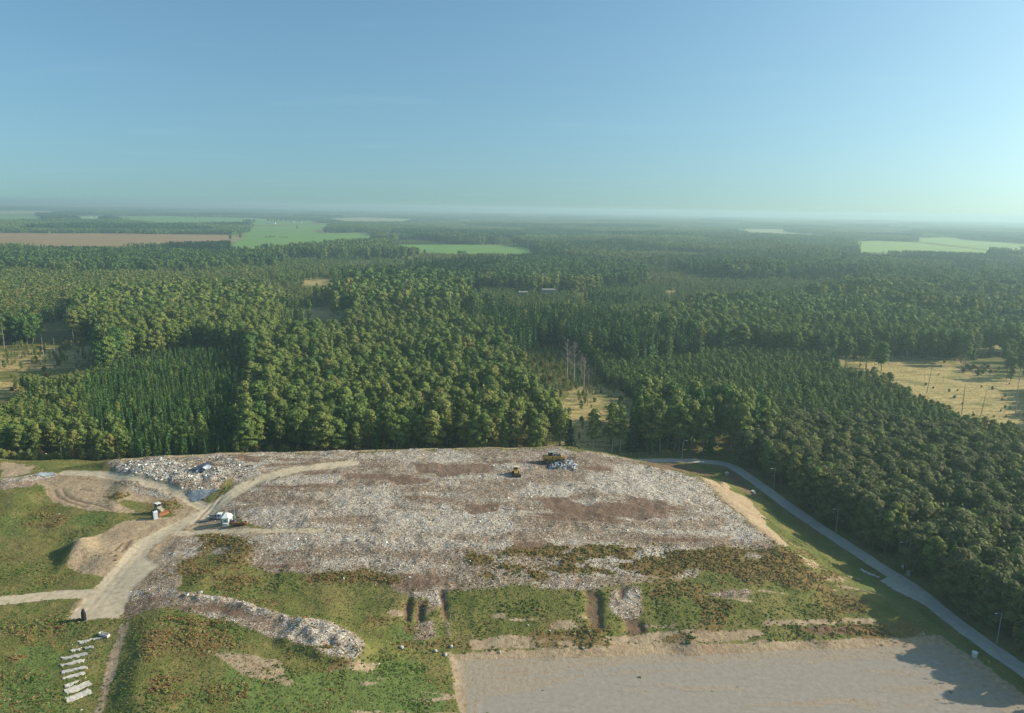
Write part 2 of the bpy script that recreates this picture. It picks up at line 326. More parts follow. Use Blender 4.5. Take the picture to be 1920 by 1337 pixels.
BROWN = [[(780,870),(920,870),(925,885),(850,895),(780,882)], [(870,945),(930,945),(935,958),(880,962)], [(1030,940),(1150,945),(1240,950),(1250,975),(1100,970),(1020,955)], [(440,850),(500,855),(490,868),(420,858)], [(1010,935),(1060,930),(1080,945),(1030,950)], [(725,895),(820,895),(800,905),(730,905)], [(395,1122),(500,1158),(560,1185),(520,1190),(420,1160),(340,1135)], [(255,1105),(310,1095),(330,1130),(260,1145)],
 [(758,1118),(770,1115),(772,1165),(760,1165)], [(780,1125),(796,1125),(796,1165),(782,1165)], [(820,1108),(832,1108),(842,1160),(834,1165)], [(1096,1105),(1126,1105),(1130,1180),(1112,1180),(1096,1150)], [(1160,1100),(1175,1098),(1165,1130)], [(1168,1160),(1200,1160),(1210,1185),(1175,1190)], [(1440,1180),(1540,1175),(1640,1180),(1560,1192)], [(1370,880),(1420,925),(1445,945),(1400,925),(1365,895)], [(1170,862),(1260,872),(1330,880),(1340,895),(1270,885)]]
zn['brown'] = np.max([zone(P, .7 if 8 <= i < 14 else 2.5, 8 if 8 <= i < 14 else 16) * (.52 if i in (6, 7) else 1) for i, P in enumerate(BROWN)], axis=0)
BRIGHT = [[(0,960),(50,965),(55,1000),(30,1010),(0,1005)], [(130,965),(210,965),(200,985),(150,990),(120,980)], [(395,1102),(470,1105),(520,1120),(470,1128),(410,1115)], [(0,1240),(60,1200),(110,1220),(100,1300),(160,1340),(0,1345)], [(100,1160),(170,1165),(150,1200),(100,1190)], [(420,1220),(560,1260),(760,1230),(840,1300),(840,1345),(420,1345)], [(700,1160),(830,1110),(850,1180),(760,1220)], [(330,1290),(380,1280),(400,1340),(340,1345)], [(1140,856),(1400,858),(1400,862),(1140,862)], [(860,1090),(980,1090),(960,1110),(860,1115)], [(840,1115),(1080,1105),(1090,1150),(860,1170)], [(1440,1075),(1500,1050),(1490,1100),(1445,1100)], [(1400,905),(1480,960),(1560,1030),(1680,1120),(1600,1110),(1480,990)], [(1370,872),(1680,1110),(1900,1280),(1900,1300),(1660,1115),(1370,885)]]
zn['bright'] = np.max([zone(P, 5, 18) for P in BRIGHT], axis=0) * (.35 + .25 * (PV > 1180) + .6 * fbm(GXX / 9, GYY / 9, 77)) * np.where((PV < 1180) & (PU > 560) & (PU < 1600), .55, 1)
WHITE = [[(225,862),(330,862),(360,890),(300,915),(215,890)], [(590,1005),(680,1000),(740,1010),(660,1025),(580,1020)], [(450,875),(500,870),(480,895),(420,910)], [(620,920),(720,905),(760,925),(720,960),(620,960)], [(700,960),(960,950),(960,1000),(720,1000)], [(1150,870),(1300,890),(1380,960),(1300,950),(1160,920)], [(1020,1010),(1080,1005),(1090,1025),(1030,1028)], [(900,1015),(960,1010),(960,1030),(900,1030)], [(1100,890),(1160,885),(1200,925),(1120,925)], [(820,855),(880,850),(900,862),(820,865)], [(960,925),(1000,905),(1120,915),(1060,935)], SPURTIP, SPURTOP, SPURLOW, [(760,1110),(830,1105),(835,1125),(780,1140)], [(1160,1105),(1200,1100),(1195,1150),(1165,1145)], [(1000,1092),(1080,1092),(1070,1104),(1000,1104)], [(1370,960),(1430,1010),(1400,1020),(1350,1000)], [(1240,1040),(1310,1045),(1300,1065),(1235,1060)], [(620,980),(700,985),(680,998),(500,995)], [(1060,865),(1085,870),(1080,885),(1045,880)], [(60,890),(110,890),(70,900),(0,905)]]
zn['white'] = np.max([zone(P, 1.5, 16) for P in WHITE], axis=0) * .9
zn['white'] = np.maximum(zn['white'], .8 * sstep(.46, .68, fbm(GXX / 22, GYY / 4.5, 55, 5)))
# vegetation beats litter where weeds grow; tracks clear everything
zn['trash'] *= 1 - .9 * np.clip(zn['road'], 0, 1)
pt = sstep(.50, .66, fbm(GXX / 10, GYY / 5, 131, 4)) * (1 - zn['trash']) * (PV > 1030) * (RD0 > 14); pdm = inpoly(PU, PV, [(845,1222),(1300,1206),(1760,1190),(1830,1240),(1990,1380),(860,1380)]); pt = pt * ~pdm * np.where((PU < 420) | (PV > 1215), .55, 1); zn['rust'] = np.maximum(zn['rust'], .62 * pt); pb = sstep(.62, .74, fbm(GXX / 14, GYY / 3, 137, 4)) * (1 - zn['trash']) * (PV > 1080) * (PU > 620) * (RD0 > 12) * ~pdm; zn['soil'] = np.maximum(zn['soil'], .8 * pb)
stk = sstep(.50, .66, fbm(GXX / 26 + GYY / 60, GYY / 4.2, 95, 4)); zn['brown'] = np.maximum(zn['brown'], .62 * stk * zn['trash'] * (1 - zn['white']))
zn['white'] *= zn['trash']
zn['trash'] *= 1 - .85 * zn['rust']
zn['soil'] *= 1 - zn['trash'] * .3
zn['rust'] *= 1 - zn['road']
for P in ([(1340,895),(1410,940),(1440,990),(1400,965)],): pass

# relief: ruts, litter lumps, gullies
padflat = blur(inpoly(PU, PV, [(850,1226),(1300,1208),(1760,1195),(1830,1245),(1960,1345),(1990,1380),(870,1380)]).astype(float), 6)
zn['pad'] = np.maximum(zn['pad'], .52 * padflat * inpoly(PU, PV, [(840,1236),(1300,1222),(1760,1206),(1960,1345),(1990,1380),(870,1380)]))
zr = (fbm(GXX / 7, GYY / 7, 1) - .5) * .9 * (1 - zn['road'] * .7) * (1 - .85 * padflat) * sstep(0, 1.2, np.abs(Z) + .0)
zt = zn['trash'] * ((fbm(GXX / 2.6, GYY / 2.6, 5, 3) - .5) * .55 + (fbm(GXX / .9, GYY / .9, 6, 2) - .5) * .3)
tip = zone(SPURTIP, 2, 6)
zt = zt + tip * (1.2 + 1.6 * (fbm(GXX / 2.5, GYY / 2.5, 8, 3) - .5)) + zone(SPURTOP, 1, 4) * (.5 + 1.4 * (fbm(GXX / 1.8, GYY / 1.8, 12, 3) - .5))
gul = np.max([zone(P, .7, 4) for P in BROWN[8:14]], axis=0)
NEWP = zone([(225,866),(330,860),(430,856),(490,878),(400,915),(340,930),(250,905),(212,885)], 3, 8)
zn['newp'] = NEWP
zt = zt + NEWP * (.6 + 1.1 * (fbm(GXX / 3, GYY / 3, 21, 3) - .5)) * (1 - zn['road'])
shr = np.clip(zn['rust'], 0, 1) * (.1 + .5 * (fbm(GXX / 2.4, GYY / 2.4, 41, 3) - .3))
RD = segdist(GXX, GYY, RW)
Z = Z + (zr + zt - .9 * gul + shr) * sstep(2, 7, RD) * sstep(.0, 6, GXX - GX0) * sstep(0, 10, GY1 - GYY)
for TR_ in (TRACK2, TRACK, TRACK4, TRACK3):
    dd = segdist(GXX, GYY, TR_) + wob_u * .25; rut = np.exp(-((dd - 1.0) / .42) ** 2) * sstep(.3, .5, fbm(GXX / 12, GYY / 12, 99)); zn['brown'] = np.maximum(zn['brown'], .42 * rut); Z -= .07 * rut
RUTS = [[(103,920),(108,930),(130,942),(158,950)],[(118,918),(124,930),(140,938),(166,946)],[(130,935),(170,945),(210,960)],[(150,920),(175,925)],[(246,1010),(235,1025)],[(240,1012),(228,1030)],[(230,1015),(215,1028)],[(430,935),(405,960),(375,985)],[(420,935),(396,958),(362,985)],[(208,1110),(160,1118)]]
for P in RUTS:
    d = segdist(GXX, GYY, [at(u, v, 6)[:2] for u, v in P])
    Z -= .22 * np.exp(-(d / .45) ** 2); zn['brown'] = np.maximum(zn['brown'], .75 * np.exp(-(d / .5) ** 2))
Z *= 1 - blur(inpoly(PU, PV, [(852,1234),(1300,1218),(1700,1205),(1760,1206),(1830,1250),(1960,1350),(1990,1390),(880,1390)]).astype(float), 10)
Z[(RD < 6)] *= 0
Zf = Z
def hgt(x, y):
    x = np.asarray(x, float); y = np.asarray(y, float)
    i = np.clip((x - GX0) / GS, 0, nx - 1.001); j = np.clip((y - GY0) / GS, 0, ny - 1.001)
    a, b = i.astype(int), j.astype(int); fx, fy = i - a, j - b
    z = (Zf[b, a] * (1 - fx) + Zf[b, a + 1] * fx) * (1 - fy) + (Zf[b + 1, a] * (1 - fx) + Zf[b + 1, a + 1] * fx) * fy
    return np.where((x < GX0) | (x > GX1) | (y < GY0) | (y > GY1), 0, z)
def zval(k, x, y):
    i = np.clip(((np.asarray(x) - GX0) / GS).astype(int), 0, nx - 1); j = np.clip(((np.asarray(y) - GY0) / GS).astype(int), 0, ny - 1)
    return zn[k][j, i]
def ground_at(u, v, z0=3.0):
    """world point on the built terrain under a photo point"""
    d = ray(u, v); d = d / np.linalg.norm(d); t = (CAMZ - 25) / -d[2]
    for _ in range(4000):
        p = CAM + d * t
        if p[2] <= float(hgt(p[0], p[1])): break
        t += 0.15
    return Vector((p[0], p[1], float(hgt(p[0], p[1]))))

# ------------------------------------------------------------------ ground material
GM, nt, b, o = mat('ground_surface')
geo = N(nt, 'ShaderNodeNewGeometry'); P = geo.outputs['Position']
A = N(nt, 'ShaderNodeAttribute', attribute_name='zone_a'); B = N(nt, 'ShaderNodeAttribute', attribute_name='zone_b')
sa, sb = N(nt, 'ShaderNodeSeparateColor'), N(nt, 'ShaderNodeSeparateColor')
L(nt, A.outputs['Color'], sa.inputs[0]); L(nt, B.outputs['Color'], sb.inputs[0])
w_tr, w_so, w_ro, w_pa = sa.outputs[0], sa.outputs[1], sa.outputs[2], A.outputs['Alpha']
w_ru, w_br, w_gr, w_wh = sb.outputs[0], sb.outputs[1], sb.outputs[2], B.outputs['Alpha']
n1 = noise(nt, .9, 5, P); n2 = noise(nt, .12, 4, P); n3 = noise(nt, 3.2, 3, P)
def sel(wt, nz, amp=.7, soft=.16):
    return maprange(nt, mth(nt, 'ADD', wt, mth(nt, 'MULTIPLY', mth(nt, 'SUBTRACT', nz, .5), amp)), .5 - soft, .5 + soft)
grass = ramp(nt, n2, [(.28, (.095, .115, .028)), (.45, (.15, .155, .042)), (.58, (.22, .19, .065)), (.72, (.17, .125, .05))])
grass = mixc(nt, sel(w_gr, n2, .9, .25), grass, (.135, .180, .050))
grass = mixc(nt, maprange(nt, n1, .35, .75, 0, .4), grass, (.06, .065, .02))
grass = mixc(nt, maprange(nt, n3, .55, .75, 0, .35), grass, (.20, .17, .075))
soil = ramp(nt, n1, [(.25, (.24, .165, .098)), (.5, (.37, .275, .175)), (.75, (.48, .375, .25))])
soil = mixc(nt, maprange(nt, n2, .45, .7, 0, .45), soil, (.30, .20, .125))
c = mixc(nt, sel(w_so, n1), grass, soil)
c = mixc(nt, sel(w_ru, n1, .9), c, ramp(nt, n3, [(.3, (.13, .085, .035)), (.55, (.20, .135, .052)), (.75, (.28, .20, .085))]))
# litter: coarse and fine scraps
vo = N(nt, 'ShaderNodeTexVoronoi', feature='F1'); vo.inputs['Scale'].default_value = 2.8; vo.inputs['Randomness'].default_value = 1
vp = N(nt, 'ShaderNodeTexVoronoi', feature='F1'); vp.inputs['Scale'].default_value = 6.5
L(nt, P, vo.inputs['Vector']); L(nt, P, vp.inputs['Vector'])
so1, so2 = N(nt, 'ShaderNodeSeparateColor'), N(nt, 'ShaderNodeSeparateColor')
L(nt, vo.outputs['Color'], so1.inputs[0]); L(nt, vp.outputs['Color'], so2.inputs[0])
rv = mth(nt, 'ADD', mth(nt, 'MULTIPLY', so1.outputs[0], .42), mth(nt, 'MULTIPLY', so2.outputs[0], .58))
rv = mth(nt, 'ADD', rv, mth(nt, 'MULTIPLY', w_wh, .25))
rv = mth(nt, 'ADD', rv, mth(nt, 'MULTIPLY', mth(nt, 'SUBTRACT', n2, .5), .35))
tr = ramp(nt, rv, [(.18, (.11, .070, .046)), (.42, (.215, .148, .100)), (.60, (.295, .218, .155)), (.78, (.41, .345, .27)), (.97, (.66, .63, .57))])
hue = ramp(nt, so1.outputs[1], [(0, (1, 1, 1)), (.55, (1, .95, .88)), (.7, (.84, .95, 1.0)), (.8, (1, 1, 1)), (.9, (1, .8, .68)), (.97, (.6, .75, 1))], 'CONSTANT')
tr = mixc(nt, .75, tr, hue, 'MULTIPLY')
c = mixc(nt, sel(w_tr, n1, .8, .2), c, tr)
c = mixc(nt, mth(nt, 'MULTIPLY', sel(w_br, n1, .7), .85), c, ramp(nt, n3, [(.3, (.125, .072, .046)), (.7, (.23, .145, .098))]))
road = ramp(nt, n1, [(.25, (.37, .285, .185)), (.5, (.50, .41, .285)), (.75, (.58, .49, .36))])
c = mixc(nt, sel(w_ro, n1, .5), c, road)
pad = ramp(nt, noise(nt, .8, 6, P, .7), [(.3, (.25, .215, .175)), (.5, (.29, .257, .215)), (.7, (.325, .292, .248))])
c = mixc(nt, sel(w_pa, n1, .5), c, pad)
L(nt, c, b.inputs['Base Color']); b.inputs['Roughness'].default_value = .95; b.inputs['Specular IOR Level'].default_value = .15
bmp = N(nt, 'ShaderNodeBump'); bmp.inputs['Strength'].default_value = .8; bmp.inputs['Distance'].default_value = .35
hb = mth(nt, 'ADD', mth(nt, 'MULTIPLY', n1, .9), mth(nt, 'MULTIPLY', mth(nt, 'MULTIPLY', rv, w_tr), .8)); hb = mth(nt, 'ADD', hb, mth(nt, 'MULTIPLY', n3, .45))
hb = mth(nt, 'MULTIPLY', hb, mth(nt, 'SUBTRACT', 1.0, mth(nt, 'MULTIPLY', mth(nt, 'MAXIMUM', w_ro, w_pa), .8)))
L(nt, hb, bmp.inputs['Height']); L(nt, bmp.outputs[0], b.inputs['Normal'])

# ------------------------------------------------------------------ the ground as one continuous grid, faces shared out to ground / waste_mound / dirt_track / pad
def ext(a, lo):   # growing steps outwards to the horizon
    out, s, p = [], 2.0, a
    while abs(p) < 42000:
        p = p - s if lo else p + s; out.append(p); s *= 1.45
    return out
X = np.array(ext(gx[0], True)[::-1] + list(gx) + ext(gx[-1], False)); Y = np.array(ext(gy[0], True)[::-1] + list(gy) + ext(gy[-1], False))
ox, oy = len(ext(gx[0], True)), len(ext(gy[0], True))
XX, YY = np.meshgrid(X, Y); ZZ = np.zeros_like(XX); ZZ[oy:oy + ny, ox:ox + nx] = Z
# fade whatever height is left at the fine grid's rim (left side runs on as a bank)
for k in range(ox): ZZ[oy:oy + ny, k] = Z[:, 0] * max(0, 1 - (gx[0] - X[k]) / 60)
def full(k, d=0.0):
    a = np.full(XX.shape, d, np.float32); a[oy:oy + ny, ox:ox + nx] = np.clip(zn[k], 0, 1); return a
ZA = np.stack([full('trash'), full('soil'), full('road'), full('pad')], -1); ZB = np.stack([full('rust'), full('brown'), full('bright'), full('white')], -1)
nX, nY = len(X), len(Y); idx = np.arange(nX * nY).reshape(nY, nX)
FA = np.stack([idx[:-1, :-1], idx[:-1, 1:], idx[1:, 1:], idx[1:, :-1]], -1).reshape(-1, 4)
cen = lambda q: ((q[:-1, :-1] + q[1:, 1:] + q[1:, :-1] + q[:-1, 1:]) / 4).ravel()
own = np.zeros(len(FA), int)
moundmask = np.zeros_like(XX); moundmask[oy:oy + ny, ox:ox + nx] = np.maximum(zone([(205,858),(1060,832),(1200,862),(1310,889),(1384,886),(1481,971),(1574,1052),(1667,1114),(1750,1192),(1250,1212),(850,1226),(700,1160),(440,1105),(330,1085),(340,1020),(400,985),(430,930),(330,930),(205,890)], 0, 2), zone(SPUR, 0, 4))
own[cen(moundmask) > .5] = 1
own[cen(ZA[..., 2]) > .5] = 2
padm = np.zeros_like(XX); padm[oy:oy + ny, ox:ox + nx] = inpoly(PU, PV, [(850,1226),(1300,1208),(1760,1195),(1830,1245),(1960,1345),(1990,1380),(870,1380)])
own[(cen(padm) > .5) & (own == 0)] = 3
V3 = np.stack([XX, YY, ZZ], -1).reshape(-1, 3)
# one shared normal field so that the seams between the pieces do not show
for k, nm in enumerate(('ground', 'waste_mound', 'dirt_track', 'gravel_pad')):
    f = FA[own == k]; used = np.unique(f); re = np.full(len(V3), -1); re[used] = np.arange(len(used))
    me = mesh_np(nm, V3[used], re[f], [GM], smooth=True)
    attr(me, 'zone_a', 'FLOAT_COLOR', ZA.reshape(-1, 4)[used]); attr(me, 'zone_b', 'FLOAT_COLOR', ZB.reshape(-1, 4)[used])
    link(nm, me, kind='structure')
# ------------------------------------------------------------------ foliage materials
def foliage(name, stops, rough=.75, var=.18, trans=.25):
    m, nt, b, o = mat(name)
    ti = N(nt, 'ShaderNodeAttribute', attribute_type='INSTANCER', attribute_name='tint')
    oi = N(nt, 'ShaderNodeObjectInfo'); lv = N(nt, 'ShaderNodeAttribute', attribute_name='leaf')
    f = mth(nt, 'ADD', ti.outputs['Fac'], mth(nt, 'MULTIPLY', mth(nt, 'SUBTRACT', oi.outputs['Random'], .5), .24))
    f = mth(nt, 'ADD', f, mth(nt, 'MULTIPLY', mth(nt, 'SUBTRACT', lv.outputs['Fac'], .5), .10), clamp=True)
    c = ramp(nt, f, stops)
    v = mth(nt, 'ADD', mth(nt, 'MULTIPLY', lv.outputs['Fac'], var * 2), 1 - var)
    vc = N(nt, 'ShaderNodeCombineColor'); [L(nt, v, vc.inputs[i]) for i in range(3)]
    c = mixc(nt, 1.0, c, vc.outputs[0], 'MULTIPLY')
    L(nt, c, b.inputs['Base Color']); b.inputs['Roughness'].default_value = rough; b.inputs['Specular IOR Level'].default_value = .2
    if trans:
        tb = N(nt, 'ShaderNodeBsdfTranslucent'); L(nt, c, tb.inputs[0]); ms = N(nt, 'ShaderNodeMixShader'); ms.inputs[0].default_value = trans
        L(nt, b.outputs[0], ms.inputs[1]); L(nt, tb.outputs[0], ms.inputs[2]); L(nt, ms.outputs[0], o.inputs[0])
    return m
LEAF = foliage('broadleaf_foliage', [(0, (.050, .108, .034)), (.25, (.100, .178, .042)), (.5, (.160, .218, .050)), (.75, (.212, .236, .060)), (.9, (.255, .215, .066)), (1, (.25, .16, .062))])
NEED = foliage('needle_foliage', [(0, (.020, .062, .022)), (.3, (.044, .108, .026)), (.6, (.092, .16, .036)), (1, (.15, .19, .052))], trans=.12)
ALDL = foliage('dusky_broadleaf_foliage', [(0, (.066, .100, .036)), (.5, (.112, .136, .046)), (.8, (.150, .152, .052)), (1, (.18, .15, .058))])
WEED = foliage('weed_foliage', [(0, (.10, .165, .035)), (.3, (.165, .205, .050)), (.5, (.24, .225, .072)), (.7, (.26, .185, .068)), (.85, (.25, .135, .048)), (1, (.38, .30, .15))], trans=.2)
def bark(name, a, b2, sc):
    m, nt, b, o = mat(name); tc = N(nt, 'ShaderNodeTexCoord')
    mp = N(nt, 'ShaderNodeMapping'); mp.inputs['Scale'].default_value = (1, 1, 3); L(nt, tc.outputs['Object'], mp.inputs[0])
    L(nt, ramp(nt, noise(nt, sc, 3, mp.outputs[0]), [(.4, a), (.62, b2)]), b.inputs['Base Color']); b.inputs['Roughness'].default_value = .9; return m
BARK = bark('grey_brown_bark', (.21, .175, .135), (.10, .08, .06), 2); BIRCH = bark('birch_bark', (.52, .50, .45), (.10, .09, .08), 1.4); DEAD = bark('bleached_wood', (.33, .30, .26), (.19, .165, .14), 2)

# ------------------------------------------------------------------ tree shapes
def leaves(c, n, size, rg, aspect=1.0, jit=.34):
    """one small leaf clump (a bent quad) at each centre, facing roughly along n"""
    k = len(c); n = n + rg.normal(0, jit, (k, 3)); n /= np.linalg.norm(n, axis=1)[:, None] + 1e-9
    a = np.cross(n, rg.normal(0, 1, (k, 3))); a /= np.linalg.norm(a, axis=1)[:, None] + 1e-9; bq = np.cross(n, a)
    s = (size * rg.uniform(.65, 1.35, k))[:, None]; t = s * aspect
    fold = n * s * rg.uniform(-.25, .25, k)[:, None]
    v = np.stack([c - a * s - bq * t * .55 + fold, c + a * s * .7 - bq * t, c + a * s + bq * t * .6 + fold, c - a * s * .6 + bq * t], 1)
    return v.reshape(-1, 3)
def quads(n): return np.arange(n * 4).reshape(-1, 4)
def crown_mesh(name, parts, m, rg, lobes=None):
    v = np.concatenate(parts); n = len(v) // 4
    me = mesh_np(name, v, quads(n), [m])
    lf = np.repeat(rg.uniform(0, 1, n), 4)
    attr(me, 'leaf', 'FLOAT', lf); return me
def broad(name, seed, rx=.19, z0=.28, lobes=17, per=105, lsize=.016, m=None, lobe=(.055, .105), skew=1.0, droop=0.0):
    """unit-high broadleaf crown: many lobes of leaves of uneven size round the limbs, with gaps between"""
    rg = np.random.default_rng(seed); parts = []; cs = []
    for i in range(lobes):
        t = (i + rg.uniform(.1, .9)) / lobes; z = z0 + (0.93 - z0) * t ** skew
        env = rx * (math.sin(math.pi * min(1, (.16 + .80 * t))) ** .75)
        an = i * 2.399 + rg.uniform(-.5, .5); r = env * rg.uniform(.35, .95) * (0 if i == lobes - 1 else 1)
        c = np.array([r * math.cos(an), r * math.sin(an), z]); R_ = rg.uniform(*lobe); cs.append((c, R_))
        k = int(per * (R_ / .08) ** 2)
        d = rg.normal(0, 1, (k, 3)); d[:, 2] = np.abs(d[:, 2]) * 1.0 - .45 * rg.uniform(0, 1, k) ; d /= np.linalg.norm(d, axis=1)[:, None]
        rad = R_ * rg.uniform(.62, 1.08, k)[:, None]
        p = c + d * rad * np.array([1, 1, .85]); p[:, 2] -= droop * np.hypot(p[:, 0], p[:, 1]) ** 1.3
        parts.append(leaves(p, d + np.array([0, 0, .3]), lsize, rg))
    # loose inner twigs
    k = int(per * 1.5); p = rg.normal(0, 1, (k, 3)) * np.array([rx * .45, rx * .45, .16]) + np.array([0, 0, .62]); parts.append(leaves(p, rg.normal(0, 1, (k, 3)), lsize, rg))
    return crown_mesh(name, parts, m or LEAF, rg), cs
def spruce(name, seed, r=.15, z0=.06, whorls=22, per=9, lsize=.017, m=None, dens=5, power=.9):
    rg = np.random.default_rng(seed); cs, ns = [], []
    for w in range(whorls):
        t = w / (whorls - 1); z = z0 + (1 - z0) * t; rr = r * (1 - t) ** power * rg.uniform(.8, 1.12) + .006
        nb = max(4, int(per * (1 - t * .5)))
        for k in range(nb):
            an = 2 * math.pi * (k + rg.uniform(-.3, .3)) / nb + w * .7; L_ = rr * rg.uniform(.75, 1.15); nd = max(2, int(dens * L_ / r + 1))
            for q in range(nd):
                f = (q + .6) / nd; cs.append((L_ * f * math.cos(an), L_ * f * math.sin(an), z - .28 * L_ * f + .1 * L_ * f * f + rg.uniform(-.006, .006)))
                ns.append((math.cos(an) * .7, math.sin(an) * .7, .75))
    cs, ns = np.array(cs), np.array(ns)
    return crown_mesh(name, [leaves(cs, ns, lsize, rg, 1.25, .4)], m or NEED, rg), []
def trunk_mesh(name, m, r=.011, top=.86, limbs=(), seed=0, lean=.0, n=6):
    rg = np.random.default_rng(seed); mb = MB()
    bend = [(lean * z + rg.uniform(-.006, .006), rg.uniform(-.006, .006), z) for z in np.linspace(0, top, 6)]
    mb.tube(bend, [r * (1.25 if i == 0 else 1 - .75 * i / 5) for i in range(6)], n)
    for c, R_ in limbs:
        z = max(.18, c[2] - .10 - .5 * math.hypot(c[0], c[1])); mb.tube([(lean * z, 0, z), tuple(np.array(c) * [.55, .55, 1] - [0, 0, .03]), tuple(c)], [r * .45, r * .3, r * .12], 4, False)
    me = bpy.data.meshes.new(name); me.from_pydata(mb.v, [], mb.f); me.materials.append(m); me.update(); return me
def bare(name, seed, m, nl=26, side=.17, z0=.35, stub=False):
    """a leafless tree: stem, limbs and twigs"""
    rg = np.random.default_rng(seed); mb = MB(); mb.tube([(0, 0, 0), (.008, .004, .4), (-.004, .006, .75), (.004, 0, .99)], [.011, .008, .005, .001], 6)
    for i in range(nl):
        z = z0 + (.95 - z0) * (i + rg.uniform(0, 1)) / nl; an = i * 2.4 + rg.uniform(-.4, .4); Lb = side * (1 - .55 * (z - z0) / (1 - z0)) * rg.uniform(.4, 1.1) * (.3 if stub else 1)
        e = np.array([Lb * math.cos(an), Lb * math.sin(an), z + Lb * (.15 if stub else .75)]); s = np.array([0, 0, z])
        mb.tube([tuple(s), tuple(s + (e - s) * .55 + [0, 0, -.01]), tuple(e)], [.0035, .0024, .0008], 4, False)
        if not stub:
            for q in range(4):
                f = rg.uniform(.4, 1); st = s + (e - s) * f; en = st + np.array([rg.uniform(-1, 1), rg.uniform(-1, 1), rg.uniform(.3, 1.3)]) * .05
                mb.tube([tuple(st), tuple(en)], [.0016, .0006], 3, False)
    me = bpy.data.meshes.new(name); me.from_pydata(mb.v, [], mb.f); me.materials.append(m); me.update(); return me
KIND = {}   # kind -> list of (trunk mesh, crown mesh)
def kind(k, mk, n, tm, tr, **kw):
    KIND[k] = []
    for i in range(n):
        cm, cs = mk(k + '_crown', 100 * len(KIND) + i, **kw); KIND[k].append((trunk_mesh(k + '_trunk', tm, limbs=cs[::2], seed=i, **tr), cm))
kind('broadleaf', broad, 5, BARK, dict(r=.012), rx=.20, z0=.30, lobes=19, per=152)
kind('tall', broad, 4, BARK, dict(r=.009), rx=.135, z0=.45, lobes=15, per=152, lobe=(.05, .085), lsize=0.0144)
kind('alder', broad, 4, BARK, dict(r=.012), m=ALDL, rx=.28, z0=.10, lobes=24, per=152, lobe=(.075, .125), lsize=0.0192)
kind('birch', broad, 4, BIRCH, dict(r=.0075), rx=.125, z0=.30, lobes=20, per=120, lobe=(.04, .075), lsize=0.0128, droop=.35)
kind('young', broad, 3, BARK, dict(r=.010), rx=.17, z0=.10, lobes=18, per=112, lobe=(.05, .085), lsize=0.0184, skew=.8)
kind('spruce', spruce, 4, BARK, dict(r=.012, top=.95), r=.135)
kind('sapling', spruce, 3, BARK, dict(r=.012, top=.9), r=.19, whorls=15, per=8, lsize=.026, z0=.03)
kind('shrub', broad, 3, BARK, dict(r=.012, top=.6), rx=.36, z0=.14, lobes=14, per=96, lobe=(.12, .20), lsize=0.0400)
LOD = {}
def lod(k, n, mk, **kw): LOD[k] = [mk(k + '_far_crown', 900 + 10 * len(LOD) + i, **kw)[0] for i in range(n)]
lod('broadleaf', 4, broad, rx=.20, z0=.25, lobes=9, per=27, lsize=0.0400, lobe=(.07, .12))
lod('tall', 3, broad, rx=.14, z0=.35, lobes=9, per=25, lsize=0.0360, lobe=(.06, .10))
lod('alder', 3, broad, m=ALDL, rx=.27, z0=.2, lobes=10, per=25, lsize=0.0440, lobe=(.09, .14))
lod('birch', 3, broad, rx=.13, z0=.25, lobes=9, per=22, lsize=0.0336, lobe=(.05, .09))
lod('young', 3, broad, rx=.18, z0=.05, lobes=8, per=19, lsize=0.0480, lobe=(.07, .11), skew=.8)
lod('spruce', 3, spruce, r=.14, whorls=10, per=5, lsize=.045, dens=3)
lod('sapling', 2, spruce, r=.20, whorls=7, per=5, lsize=.06, dens=2, z0=.03)

